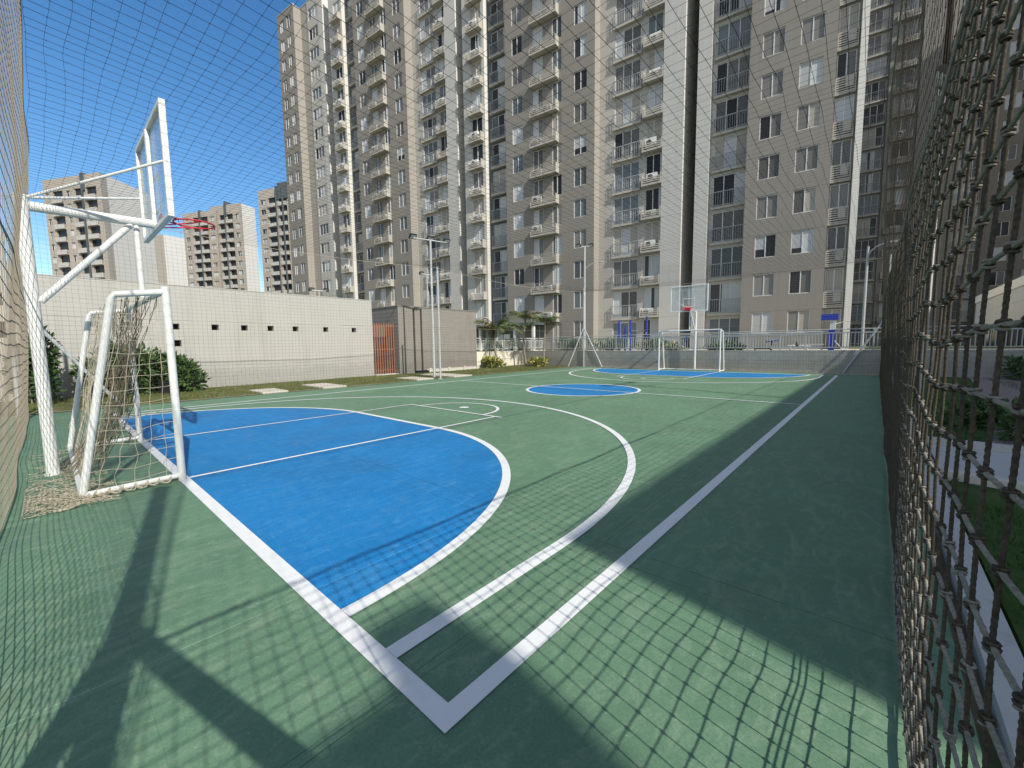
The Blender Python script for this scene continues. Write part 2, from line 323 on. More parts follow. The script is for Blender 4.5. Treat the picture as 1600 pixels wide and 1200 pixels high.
# ------------------------------------------------------------------ mesh helpers
class MB:
    def __init__(s): s.v = []; s.f = []; s.mi = []
    def quad(s, a, b, c, d, m=0):
        i = len(s.v); s.v += [tuple(a), tuple(b), tuple(c), tuple(d)]; s.f.append((i, i + 1, i + 2, i + 3)); s.mi.append(m)
    def tri(s, a, b, c, m=0):
        i = len(s.v); s.v += [tuple(a), tuple(b), tuple(c)]; s.f.append((i, i + 1, i + 2)); s.mi.append(m)
    def box(s, x0, x1, y0, y1, z0, z1, m=0):
        i = len(s.v)
        s.v += [(x, y, z) for z in (z0, z1) for y in (y0, y1) for x in (x0, x1)]
        for f in ((0, 2, 3, 1), (4, 5, 7, 6), (0, 1, 5, 4), (2, 6, 7, 3), (0, 4, 6, 2), (1, 3, 7, 5)):
            s.f.append(tuple(i + k for k in f)); s.mi.append(m)
    def tube(s, pts, r, sides=8, m=0, cap=True):
        pts = [Vector(p) for p in pts]; n = len(pts)
        rr = r if isinstance(r, (list, tuple)) else [r] * n
        i0 = len(s.v); ref = None
        for k, p in enumerate(pts):
            d = (pts[min(k + 1, n - 1)] - pts[max(k - 1, 0)])
            if d.length < 1e-9: d = Vector((0, 0, 1))
            d.normalize()
            if ref is None:
                ref = Vector((0, 0, 1)) if abs(d.z) < 0.9 else Vector((1, 0, 0))
            a = d.cross(ref); 
            if a.length < 1e-6: a = d.orthogonal()
            a.normalize(); b = d.cross(a); ref = a.cross(d)
            for j in range(sides):
                t = 2 * math.pi * j / sides
                s.v.append(tuple(p + (a * math.cos(t) + b * math.sin(t)) * rr[k]))
        for k in range(n - 1):
            for j in range(sides):
                q = i0 + k * sides
                s.f.append((q + j, q + (j + 1) % sides, q + sides + (j + 1) % sides, q + sides + j)); s.mi.append(m)
        if cap and sides > 2:
            s.f.append(tuple(i0 + j for j in reversed(range(sides)))); s.mi.append(m)
            s.f.append(tuple(i0 + (n - 1) * sides + j for j in range(sides))); s.mi.append(m)
    def blob(s, c, r, m=0, sc=(1, 1, 1), jit=0.0):
        i = len(s.v); c = Vector(c); rings = 5; seg = 8
        s.v.append(tuple(c + Vector((0, 0, r * sc[2]))))
        for a in range(1, rings):
            ph = math.pi * a / rings
            for b in range(seg):
                th = 2 * math.pi * b / seg; k = r * (1 + R.uniform(-jit, jit))
                s.v.append(tuple(c + Vector((math.sin(ph) * math.cos(th) * k * sc[0], math.sin(ph) * math.sin(th) * k * sc[1], math.cos(ph) * k * sc[2]))))
        s.v.append(tuple(c - Vector((0, 0, r * sc[2])))); last = len(s.v) - 1
        for b in range(seg):
            s.f.append((i, i + 1 + b, i + 1 + (b + 1) % seg)); s.mi.append(m)
            for a in range(rings - 2):
                q = i + 1 + a * seg
                s.f.append((q + b, q + seg + b, q + seg + (b + 1) % seg, q + (b + 1) % seg)); s.mi.append(m)
            q = i + 1 + (rings - 2) * seg
            s.f.append((q + b, last, q + (b + 1) % seg)); s.mi.append(m)
    def octa(s, c, r, m=0):
        i = len(s.v); x, y, z = c
        s.v += [(x + r, y, z), (x - r, y, z), (x, y + r, z), (x, y - r, z), (x, y, z + r), (x, y, z - r)]
        for f in ((0, 2, 4), (2, 1, 4), (1, 3, 4), (3, 0, 4), (2, 0, 5), (1, 2, 5), (3, 1, 5), (0, 3, 5)):
            s.f.append(tuple(i + k for k in f)); s.mi.append(m)
    def mesh(s, name, mats, smooth=False):
        me = bpy.data.meshes.new(name); me.from_pydata(s.v, [], s.f)
        for m in mats: me.materials.append(m)
        if len(mats) > 1: me.polygons.foreach_set('material_index', s.mi)
        if smooth: me.polygons.foreach_set('use_smooth', [True] * len(me.polygons))
        me.update(); return me
    def build(s, name, mats, parent=None, smooth=False):
        if not isinstance(mats, (list, tuple)): mats = [mats]
        return link(name, s.mesh(name, mats, smooth), parent)

def link(name, me, parent=None, loc=None, rz=0):
    o = bpy.data.objects.new(name, me); C.objects.link(o)
    if parent: o.parent = parent
    if loc: o.location = loc
    if rz: o.rotation_euler = (0, 0, rz)
    return o
def tag(o, label, cat, group=None):
    o['label'] = label; o['category'] = cat
    if group: o['group'] = group
    return o
def thing(name, label, cat, loc=(0, 0, 0), rz=0, group=None):
    o = link(name, None, None, loc, rz); return tag(o, label, cat, group)
def struct(o): o['kind'] = 'structure'; return o
def bevel(o, w=0.01, seg=2):
    b = o.modifiers.new('bevel', 'BEVEL'); b.width = w; b.segments = seg; b.limit_method = 'ANGLE'
    return o

# ------------------------------------------------------------------ ground, court, markings
CW, CL = 12.345, 21.918            # court size on the outer edges of its lines
g = MB(); S = 2500; N = 8
for i in range(N):
    for j in range(N):
        x0 = -S + 2 * S * i / N; y0 = -S + 2 * S * j / N; d = 2 * S / N
        g.quad((x0, y0, -0.06), (x0 + d, y0, -0.06), (x0 + d, y0 + d, -0.06), (x0, y0 + d, -0.06))
struct(g.build('ground', M['ground']))
g = MB(); g.box(-13.95, 1.55, -3.2, 23.05, -0.3, 0.0); struct(g.build('court_surface', M['court_green']))

def ring_poly(mb, cx, cy, r0, r1, a0, a1, z, n=72):
    for k in range(n):
        t0 = a0 + (a1 - a0) * k / n; t1 = a0 + (a1 - a0) * (k + 1) / n
        mb.quad((cx + r0 * math.cos(t0), cy + r0 * math.sin(t0), z), (cx + r1 * math.cos(t0), cy + r1 * math.sin(t0), z),
                (cx + r1 * math.cos(t1), cy + r1 * math.sin(t1), z), (cx + r0 * math.cos(t1), cy + r0 * math.sin(t1), z))
def strip(mb, x0, x1, y0, y1, z):
    n = max(1, int(abs(y1 - y0) / 2)); 
    for k in range(n):
        a = y0 + (y1 - y0) * k / n; b = y0 + (y1 - y0) * (k + 1) / n
        mb.quad((x0, a, z), (x1, a, z), (x1, b, z), (x0, b, z))
LW = 0.098; XC = -CW / 2
A3, BZ = 0.482, 0.956
def half(flip):
    """markings of one half; flip mirrors them onto the far half"""
    Y = (lambda y: CL - y) if flip else (lambda y: y)
    def st(mb, x0, x1, y0, y1, z): strip(mb, x0, x1, min(Y(y0), Y(y1)), max(Y(y0), Y(y1)), z)
    def rg(mb, cx, cy, r0, r1, a0, a1, z):
        if flip: a0, a1 = -a1, -a0
        ring_poly(mb, cx, Y(cy), r0, r1, a0, a1, z)
    zb, zl = 0.004, 0.008
    blue = MB(); lines = MB()
    # blue area: quarter circles about the goal posts joined by a straight front
    rb = 3.74; cr_, cl_ = -4.79, -7.72
    pts = [(cr_ + rb, LW)] + [(cr_ + rb * math.cos(t), rb * math.sin(t)) for t in [math.asin(LW / rb) + (math.pi / 2 - math.asin(LW / rb)) * k / 40 for k in range(41)]] + \
          [(cl_ + rb * math.cos(t), rb * math.sin(t)) for t in [math.pi / 2 + (math.pi / 2 - math.asin(LW / rb)) * k / 40 for k in range(41)]]
    for k in range(len(pts) - 1):
        a, b = pts[k], pts[k + 1]
        blue.quad((XC, Y(LW), zb), (a[0], Y(a[1]), zb), (b[0], Y(b[1]), zb), (XC, Y(LW + 0.0005), zb)) if not flip else \
            blue.quad((XC, Y(LW), zb), (b[0], Y(b[1]), zb), (a[0], Y(a[1]), zb), (XC, Y(LW + 0.0005), zb))
    a0 = math.asin(LW / rb)
    rg(lines, cr_, 0, rb, rb + LW, a0, math.pi / 2, zl); rg(lines, cl_, 0, rb, rb + LW, math.pi / 2, math.pi - a0, zl)
    st(lines, cl_, cr_, rb, rb + LW, zl)
    # three point line
    r3 = -XC - A3 - LW; y3 = 1.5
    for sgn in (-1, 1):
        x0, x1 = sorted((XC + sgn * r3, XC + sgn * (r3 + LW)))
        st(lines, x0, x1, LW, y3, zl)
    rg(lines, XC, y3, r3, r3 + LW, 0, math.pi, zl)
    # lane and free throw line, dot, half circle
    lx, ll, lane = -4.771, 5.3275, 3.08; lw = 0.06
    lines2 = MB()
    st(lines2, lx - lw, lx, LW, ll, zl + 0.003); st(lines2, lx - lane, lx - lane + lw, LW, ll, zl + 0.003)
    st(lines2, lx - lane + lw, lx - lw, ll - lw, ll, zl + 0.003)
    st(lines2, lx, lx + 0.16, ll - lw, ll, zl + 0.003); 
    cx = lx - lane / 2
    rg(lines2, cx, ll, 1.10, 1.17, 0, math.pi, zl + 0.003)
    ring_poly(lines2, cx, Y(ll + 0.45), 0, 0.12, 0, 2 * math.pi, zl + 0.003, 20)
    return blue, lines, lines2
for k, flip in enumerate((False, True)):
    bl, l1, l2 = half(flip)
    struct(bl.build('court_zone', M['court_blue']))
    struct(l1.build('court_marking', M['line'])); struct(l2.build('lane_marking', M['line']))
b = MB(); strip(b, -CW, 0, 0, LW, 0.0065); strip(b, -CW, 0, CL - LW, CL, 0.0065)
strip(b, -LW, 0, LW, CL - LW, 0.0065); strip(b, -CW, -CW + LW, LW, CL - LW, 0.0065)
struct(b.build('boundary_marking', M['line']))
b = MB(); ring_poly(b, XC, CL / 2, 0, 1.80, 0, 2 * math.pi, 0.004, 72); struct(b.build('centre_circle', M['court_blue']))
b = MB(); ring_poly(b, XC, CL / 2, 1.80, 1.895, 0, 2 * math.pi, 0.0075, 72); struct(b.build('circle_marking', M['line']))
b = MB()
for k in range(6):
    x0 = -CW + LW + (CW - 2 * LW) * k / 6; x1 = -CW + LW + (CW - 2 * LW) * (k + 1) / 6
    b.quad((x0, CL / 2 - 0.035, 0.0105), (x1, CL / 2 - 0.035, 0.0105), (x1, CL / 2 + 0.035, 0.0105), (x0, CL / 2 + 0.035, 0.0105))
struct(b.build('halfway_marking', M['line']))

# ------------------------------------------------------------------ safety nets
NX0, NX1, NY0, NY1, NH = -13.72, 1.335, -1.25, 22.95, 5.0
def nz(x, y, z=0.0): return noise.noise(Vector((x, y, z)))
def net_lines(mb, P, s0, s1, ds, t0, t1, dt, rs, rt, nseg, sides=3, jit=0.0, knot=0, ms=0, mt=0, seed=0):
    """threads running in t at each s and in s at each t, on the surface P(s, t)"""
    S = [s0 + k * ds for k in range(int((s1 - s0) / ds) + 1)]; T = [t0 + k * dt for k in range(int((t1 - t0) / dt) + 1)]
    nT = max(2, int((t1 - t0) / nseg)); nS = max(2, int((s1 - s0) / nseg))
    js = lambda s, t: s + jit * nz(s * 3.1 + seed, t * 0.9) ; jt = lambda s, t: t + jit * nz(s * 0.9, t * 3.1 + seed + 9)
    for s in S:
        mb.tube([P(js(s, t0 + (t1 - t0) * k / nT), t0 + (t1 - t0) * k / nT) for k in range(nT + 1)], rs, sides, ms, False)
    for t in T:
        mb.tube([P(s0 + (s1 - s0) * k / nS, jt(s0 + (s1 - s0) * k / nS, t)) for k in range(nS + 1)], rt, sides, mt, False)
    if knot:
        for s in S:
            for t in T: mb.octa(P(js(s, t), jt(s, t)), knot, ms)

SEAM = 2.38
def sag(f): return -0.16 * (1 - (2 * (f % 1) - 1) ** 2)
def P_right(y, z):
    f = min(1, max(0, (y - NY0) / (NY1 - NY0)))
    bulge = -0.05 * math.sin(math.pi * f) * math.sin(math.pi * min(1, z / NH)) - 0.20 * abs(math.sin(math.pi * f)) ** 0.8 * (z / NH) ** 2 + 0.03 * nz(y * 0.7, z * 0.9, 3) * min(1, max(0, y - 0.6)) - 0.052 * math.exp(-((y - 0.5) / 1.6) ** 2) * math.sin(math.pi * min(1, max(0, z) / 2.5))
    zz = z + 0.03 * nz(y * 1.3, z * 1.1, 8) + (sag(2 * f) * (z / NH) ** 2)
    return Vector((NX1 + 0.01 + bulge, y, max(0.012, zz)))
def P_left(y, z):
    f = (y - NY0) / (NY1 - NY0)
    return Vector((NX0 + 0.10 * nz(y * 0.4, z * 0.5, 21), y, max(0.012, z + sag(2 * f) * 1.6 * (z / NH) ** 2)))
def P_near(x, z):
    f = (x - NX0) / (NX1 - NX0)
    bl = 0.06 * nz(x * 0.45, z * 0.55, 5) + 0.47 * abs(math.sin(math.pi * f)) ** 0.4 * max(0, z / NH) ** 0.9
    return Vector((x, NY0 + bl - 0.02, max(0.012, z + sag(2 * f) * (z / NH) ** 2)))
def P_far(x, z):
    f = (x - NX0) / (NX1 - NX0)
    return Vector((x, NY1 + 0.08 * nz(x * 0.4, z * 0.6, 15), max(0.03, z + 1.4 * sag(f) * (z / NH) ** 2)))
def P_roof(x, y):
    fx = (x - NX0) / (NX1 - NX0); fy = (y - NY0) / (NY1 - NY0)
    ex = 1 - (2 * fx - 1) ** 2; ey = 1 - (2 * fy - 1) ** 2
    edge = sag(2 * fy) * 1.3 * (1 - ex) + (sag(2 * fx) * (1 - fy) + 1.4 * sag(fx) * fy) * (1 - ey)
    x += -0.20 * abs(math.sin(math.pi * fy)) ** 0.8 * max(0, 2 * fx - 1) ** 3
    y += 0.47 * abs(math.sin(math.pi * fx)) ** 0.4 * max(0, 1 - 2 * fy) ** 3
    return Vector((x, y, NH + edge - 0.34 * ex * ey + 0.09 * nz(x * 0.25, y * 0.25, 2) * min(1, 4 * ex * ey) + 0.012 * nz(x * 1.5, y * 1.5, 4) * min(1, 4 * ex * ey)))

# right-hand net: a heavy rope band below, light twine above
rn = thing('safety_net', 'heavy brown knotted rope net along the shaded right side of the court', 'net', (NX1, 0, 0))
inv = Matrix.Translation((-NX1, 0, 0))
def off(mb, d):
    mb.v = [(x - d[0], y - d[1], z - d[2]) for x, y, z in mb.v]; return mb
MESH = 0.097
def rope(mb, path, r, m=0, sides=8, step=0.005, lay=0.05, amp=0.16):
    """twisted rope along a polyline: the section's radius runs round the axis as it advances"""
    L = [0]
    for a, b in zip(path, path[1:]): L.append(L[-1] + (b - a).length)
    n = max(4, int(L[-1] / step)); pts = []; k = 0
    for i in range(n + 1):
        d = L[-1] * i / n
        while k < len(path) - 2 and L[k + 1] < d: k += 1
        f = (d - L[k]) / max(1e-9, L[k + 1] - L[k]); pts.append(path[k].lerp(path[k + 1], f))
    i0 = len(mb.v); ref = None
    for i, p in enumerate(pts):
        d = (pts[min(i + 1, n)] - pts[max(i - 1, 0)]).normalized()
        if ref is None: ref = Vector((1, 0, 0)) if abs(d.x) < 0.9 else Vector((0, 1, 0))
        a = d.cross(ref).normalized(); b = d.cross(a); ref = a.cross(d)
        tw = 2 * math.pi * (L[-1] * i / n) / lay
        for j in range(sides):
            t = 2 * math.pi * j / sides
            rr = r * (1 + amp * math.cos(3 * (t - tw / 1.0)))
            mb.v.append(tuple(p + (a * math.cos(t) + b * math.sin(t)) * rr))
    for i in range(n):
        q = i0 + i * sides
        for j in range(sides):
            mb.f.append((q + j, q + (j + 1) % sides, q + sides + (j + 1) % sides, q + sides + j)); mb.mi.append(m)
def wr(y, z):   # the heavy band, with the slack of real rope between its knots
    p = P_right(y, z)
    return p + Vector((0.010 * nz(y * 4, z * 3, 40), 0.012 * nz(y * 2.6, z * 2.2, 41), 0.018 * nz(y * 2.1, z * 2.4, 42)))
mb = MB()
YN = [NY0 + 0.03 + MESH * k for k in range(int((NY1 - NY0 - 0.03) / MESH) + 1)]
ZN = [0.03, 0.265, 0.285] + [0.045 + 0.087 * k for k in range(int((SEAM - 0.045) / 0.087) + 1)]
NEARY = 2.6
for y in YN:
    if y < NEARY:
        rope(mb, [wr(y, 0.02 + (SEAM - 0.02) * k / 36) for k in range(37)], 0.0027, 0, 6 if y > 1.2 or y < -0.5 else 9, 0.0065 if y > 1.2 or y < -0.5 else 0.0042, 0.028)
    else:
        mb.tube([wr(y, 0.02 + (SEAM - 0.02) * k / 18) for k in range(19)], 0.0034, 4, 0, False)
for z in ZN:
    rope(mb, [wr(NY0 + (NEARY - NY0) * k / 60, z) for k in range(61)], 0.0031, 1, 7, 0.0055, 0.05, 0.10)
    mb.tube([wr(NEARY + (NY1 - NEARY) * k / 150, z) for k in range(151)], 0.0032, 4, 0, False)
for y in YN:
    for z in ZN[3:]:
        if y > 9: break
        p = wr(y, z)
        if y < NEARY:
            if -0.4 < y < 1.9:      # the knot's turns round the upright rope
                for q, (rr_, hz_) in enumerate(((0.0054, 0.004), (0.0060, -0.001), (0.0052, -0.005))):
                    a0 = R.uniform(0, 6.28); tl = R.uniform(-0.35, 0.35)
                    mb.tube([p + Vector((rr_ * math.cos(a0 + 0.7 * k), rr_ * math.sin(a0 + 0.7 * k), hz_ + tl * rr_ * math.cos(a0 + 0.7 * k + 1))) for k in range(10)], 0.0022, 5, 1 if R.random() < 0.35 else 0)
            mb.blob(p, 0.0054, 0 if R.random() < 0.7 else 1, (0.95, 1.15, 0.8), 0.22)
            mb.blob(p + Vector((-0.003, 0.003, 0.003)), 0.0042, 1 if R.random() < 0.5 else 0, (0.9, 1.1, 0.9), 0.25)
        else: mb.octa(p, 0.0066, 0)
off(mb, (NX1, 0, 0)).build('lower_mesh', [M['rope_dark'], M['rope_pale']], rn, True)
mb = MB()
net_lines(mb, P_right, NY0, NY1, 0.11, SEAM, NH, 0.11, 0.0012, 0.0012, 0.35, 3, 0.03, 0.004, 0, 0, 1)
off(mb, (NX1, 0, 0)).build('upper_mesh', M['rope_dark'], rn)
mb = MB()
for zz, r in ((SEAM, 0.007), (NH, 0.009), (0.04, 0.007)):
    mb.tube([P_right(NY0 + (NY1 - NY0) * k / 120, zz) for k in range(121)], r, 6, 0, False)
# the gathered selvedge where the two nets are laced together
for q in range(4):
    mb.tube([wr(NY0 + 6.5 * k / 160, SEAM + 0.02) + Vector((0.012 * nz(k * 0.6, q * 7.0), 0, 0.022 * nz(k * 0.5, q * 5.0 + 3))) for k in range(161)], 0.0035, 4, 0, False)
off(mb, (NX1, 0, 0)).build('border_rope', M['rope_pale'], rn, True)

def side_net(label, P, s0, s1, rlow, rup, mats, seams, jit=0.02, mesh_=0.112, d=(0, 0, 0), knot=0.0):
    o = thing('safety_net', label, 'net', d)
    mb = MB(); net_lines(mb, P, s0, s1, mesh_, 0.02, SEAM, 0.112, rlow, rlow, 0.3, 3, jit, knot, seed=3)
    off(mb, d).build('lower_mesh', mats[0], o)
    mb = MB(); net_lines(mb, P, s0, s1, mesh_, SEAM, NH, 0.112, rup, rup, 0.3, 3, jit, 0, seed=5)
    off(mb, d).build('upper_mesh', mats[1], o)
    mb = MB()
    for zz, r in seams: mb.tube([P(s0 + (s1 - s0) * k / 100, zz) for k in range(101)], r, 5, 0, False)
    off(mb, d).build('border_rope', mats[2], o)
    return o
side_net('sunlit tan net right behind the near hoop and goal, at the left edge', P_near, NX0, NX1, 0.0030, 0.0024, (M['twine_tan'], M['twine_tan'], M['twine_tan']), ((SEAM, 0.006), (NH, 0.009), (0.04, 0.006)), 0.05, d=(0, NY0, 0))
side_net('thin square mesh net in front of the long cream wall with small holes', P_left, NY0, NY1, 0.0021, 0.0017, (M['twine_roof'], M['twine_roof'], M['twine_tan']), ((SEAM, 0.004), (NH, 0.009), (0.04, 0.006)), d=(NX0, 0, 0))
side_net('fine mesh net at the far end behind the small far goal', P_far, NX0, NX1, 0.0019, 0.0017, (M['twine_roof'], M['twine'], M['twine_tan']), ((SEAM, 0.004), (NH, 0.012), (0.04, 0.006)), d=(0, NY1, 0))
o = thing('roof_net', 'dark wide mesh net stretched overhead across the blue sky', 'net', (0, 0, NH))
mb = MB()
net_lines(mb, lambda y, x: P_roof(x, y), NY0, NY1, 0.175, NX0, NX1, 0.185, 0.0018, 0.0028, 0.30, 3, 0.05, 0, seed=11)
off(mb, (0, 0, NH)).build('mesh', M['twine_roof'], o)
mb = MB()
for x in [NX0 + 0.185 * k for k in range(81)]:
    for y in [NY0 + 0.175 * k for k in range(72)]:
        if y < 10: mb.octa(P_roof(x + 0.0, y), 0.0055)
off(mb, (0, 0, NH)).build('knots', M['twine_roof'], o)

# net posts: a tube with two raking braces at each corner
def post(label, x, y, h, braces, r=0.045, mat='galv'):
    o = thing('net_post', label, 'post', (x, y, 0), group='posts carrying the nets')
    mb = MB(); mb.tube([(0, 0, 0), (0, 0, h)], r, 12); mb.tube([(0, 0, h), (0, 0, h + 0.02)], r * 1.15, 12)
    mb.tube([(0, 0, 0.0), (0, 0, 0.012)], r * 2.4, 12); mb.build('pole', M[mat], o, False)
    for bx, by, bh in braces:
        mb = MB(); mb.tube([(0, 0, bh), (bx, by, 0.0)], r * 0.8, 10); mb.build('brace', M[mat], o)
    return o
post('galvanised corner post with two raking braces at the far left of the court', -13.55, 23.05, 5.2, ((-0.75, -0.75, 2.65), (1.4, 0, 2.65)))
post('far right corner post half hidden at the end of the brown rope net', 1.42, 23.03, 5.1, ((-1.35, 0, 2.5), (0.0, -1.3, 2.5)))
post('corner post behind the near hoop with a grey brace slanting down to the right', -13.82, -1.38, 5.1, ((0, 1.75, 2.75), (1.35, 0, 2.7)), 0.05)
post('corner post just outside the near corner, throwing the forked shadow', 1.47, -1.40, 5.0, ((0.0, 1.35, 2.7), (-1.6, 0.0, 2.7)), 0.075)
post('plain net post beside the tall floodlight mast by the brown block', -13.85, 11.1, 5.05, ())
# ------------------------------------------------------------------ goals and hoops
WP = M['white_paint']
def qb(a, b, c, n=10):
    a, b, c = Vector(a), Vector(b), Vector(c)
    return [(a * (1 - t) ** 2 + b * 2 * t * (1 - t) + c * t * t) for t in [k / n for k in range(n + 1)]]
GX0, GX1, GZ = -7.95, -4.79, 2.17
def make_goal(label, flip, dense):
    cx = (GX0 + GX1) / 2; hw = (GX1 - GX0) / 2
    o = thing('goal', label, 'goal', (cx, CL - 0.03 if flip else 0.03, 0), math.pi if flip else 0, 'goals at both ends of the court')
    # local: mouth at y=0, back at y=-0.82
    for s in (-1, 1):
        mb = MB(); mb.tube([(s * hw, 0, 0.0), (s * hw, 0, GZ + 0.035)], 0.038, 16); mb.build('post', WP, o, False)
    mb = MB(); mb.tube([(-hw, 0, GZ), (hw, 0, GZ)], 0.035, 16); mb.build('crossbar', WP, o)
    for s in (-1, 1):
        mb = MB()
        mb.tube([(s * hw, 0, GZ - 0.02), (s * hw, -0.42, GZ - 0.08), (s * hw, -0.45, GZ - 0.13), (s * hw, -0.80, 0.05)], 0.033, 12)
        mb.tube([(s * hw, 0.0, 0.06), (s * hw, -0.80, 0.045)], 0.03, 12)
        mb.build('side_frame', WP, o)
    mb = MB(); mb.tube([(-hw, -0.80, 0.045), (hw, -0.80, 0.045)], 0.03, 10); mb.build('back_rail', WP, o)
    mb = MB(); nr = 0.0028
    if dense:
        # side panels, slack
        for s in (-1, 1):
            def ps(u, v):     # u 0..1 post to back, v 0..1 top to bottom
                yb = -0.42 - 0.42 * v; y = u * yb
                z = (GZ - 0.05 - 0.06 * u) * (1 - v) + 0.03 * v
                sg = -0.06 * math.sin(math.pi * u) * (0.4 + 0.6 * nz(u * 3, v * 6, s)) - 0.03
                return Vector((s * hw + 0.05 * nz(u * 4, v * 6, 5 + s) , y, max(0.015, z + sg)))
            nu, nv = 6, 15
            for i in range(nu + 1): mb.tube([ps(i / nu + 0.05 * nz(i, k * 0.35, s), k / 30) for k in range(31)], nr, 4, 0, False)
            for j in range(nv + 1): mb.tube([ps(k / 14, j / nv) for k in range(15)], nr, 4, 0, False)
        # back panel
        def pb(u, v):
            x = -hw + 2 * hw * u; y = -0.40 - 0.40 * v + 0.08 * math.sin(math.pi * v) * (0.5 + nz(u * 6, v * 3, 2)); z = (GZ - 0.1) * (1 - v) + 0.02
            return Vector((x + 0.07 * nz(u * 9, v * 5, 8), y, max(0.012, z - 0.05 * math.sin(math.pi * ((u * 5) % 1)) * (1 - v) + 0.05 * nz(u * 8, v * 6, 1))))
        for i in range(25): mb.tube([pb(i / 24, k / 24) for k in range(25)], nr, 4, 0, False)
        for j in range(16): mb.tube([pb(k / 60, j / 15) for k in range(61)], nr, 4, 0, False)
        # roof panel hangs loose and is gathered to the middle: a bundle of strands
        mb2 = MB()
        for q in range(46):
            a = Vector((-hw * 0.45 + R.uniform(-0.9, 0.9), -0.02 - R.uniform(0, 0.28), GZ - 0.02 - R.uniform(0, 0.12)))
            if q % 3 == 0: a = Vector((hw - R.uniform(0, 0.4), -0.05 - R.uniform(0, 0.3), GZ - 0.05 - R.uniform(0, 0.05)))
            m_ = Vector((0.35 + R.uniform(-0.14, 0.14), -0.30 + R.uniform(-0.12, 0.12), R.uniform(1.05, 1.4)))
            e = Vector((0.30 + R.uniform(-0.35, 0.4), -0.72 + R.uniform(-0.25, 0.15), 0.03))
            pts = qb(a, Vector((a.x * 0.35 + m_.x * 0.65, a.y, 1.75)), m_, 8) + qb(m_, m_ + Vector((0, -0.05, -0.6)), e, 10)[1:]
            pts = [p + Vector((0.045 * nz(k * 0.8, q * 3.0, 1), 0.045 * nz(k * 0.8, q * 3.0, 2), 0.02 * nz(k, q, 3))) for k, p in enumerate(pts)]
            mb2.tube(pts, 0.0033, 4, 0, False)
        for q in range(44):   # cross links of the gathered net
            z = R.uniform(0.3, 2.05); k = max(0, (z - 1.2)) * 0.75; x0 = 0.34 - 0.55 * k + R.uniform(-0.12 - k * 0.3, 0.12)
            mb2.tube(qb((x0, -0.28, z), (x0 + R.uniform(-.1, .2), -0.35, z - R.uniform(0.05, .15)), (x0 + R.uniform(0.15, 0.4), -0.3 + R.uniform(-.12, .12), z + R.uniform(-0.1, 0.1)), 6), 0.003, 4, 0, False)
        mb2.build('net_bundle', M['goal_net_dark'], o)
        # heap of slack net on the ground behind the goal
        mb3 = MB()
        for q in range(330):
            near = q % 3 != 0
            x = (hw - abs(R.gauss(0, 0.55)) + 0.22) if near else R.uniform(-hw, hw); y = -0.90 + R.uniform(-0.24, 0.22)
            ang = R.uniform(0, 6.28); l = R.uniform(0.10, 0.34); p = Vector((x, y, 0.02)); pts = []
            for k in range(8):
                ang += R.uniform(-0.9, 0.9); p = p + Vector((math.cos(ang), math.sin(ang) * 0.7, 0)) * l / 4
                p.y = min(-0.55, max(-1.20, p.y)); p.x = min(hw + 0.30, p.x)
                pts.append(Vector((p.x, p.y, 0.008 + 0.10 * abs(nz(p.x * 4, p.y * 5, q * 0.21)) * max(0, 1 - abs(p.y + 0.85) / 0.4))))
            mb3.tube(pts, 0.0026, 4, 0, False)
        for q in range(5):    # loops of slack along the near bottom rail
            for k in range(7):
                y0 = -0.1 - 0.1 * k; mb3.tube(qb((hw + 0.02, y0, 0.08), (hw + 0.10 + R.uniform(0, 0.12), y0 - 0.05 + R.uniform(-.05, .05), -0.02 + 0.0), (hw + 0.03, y0 - 0.12, 0.07), 6), 0.003, 4, 0, False)
        for v in range(len(mb3.v)):
            if mb3.v[v][2] < 0.006: mb3.v[v] = (mb3.v[v][0], mb3.v[v][1], 0.006)
        mb3.build('net_heap', M['goal_net'], o)
    else:
        def pb(u, v):
            x = -hw + 2 * hw * u; z = (GZ - 0.12) * (1 - v) + 0.02; y = -0.43 - 0.4 * v - 0.05 * math.sin(3 * math.pi * u)
            return Vector((x, y, max(0.01, z + 0.05 * nz(u * 9, v * 7, 1))))
        for i in range(33): mb.tube([pb(i / 32, k / 12) for k in range(13)], nr, 3, 0, False)
        for j in range(22): mb.tube([pb(k / 24, j / 21) for k in range(25)], nr, 3, 0, False)
        for s in (-1, 1):
            for i in range(5): mb.tube([(s * hw, -0.1 * i, GZ - 0.1), (s * hw, -0.18 * i, 0.03)], nr, 3, 0, False)
            for j in range(16): mb.tube([(s * hw, 0, 0.1 + 0.13 * j), (s * hw, -0.80 + 0.024 * j, 0.06 + 0.13 * j)], nr, 3, 0, False)
    mb.build('net', M['goal_net'], o)
    return o
make_goal('white goal in the left foreground with a sagging cream net gathered in its middle', False, True)
make_goal('small white goal standing at the far end of the court', True, False)

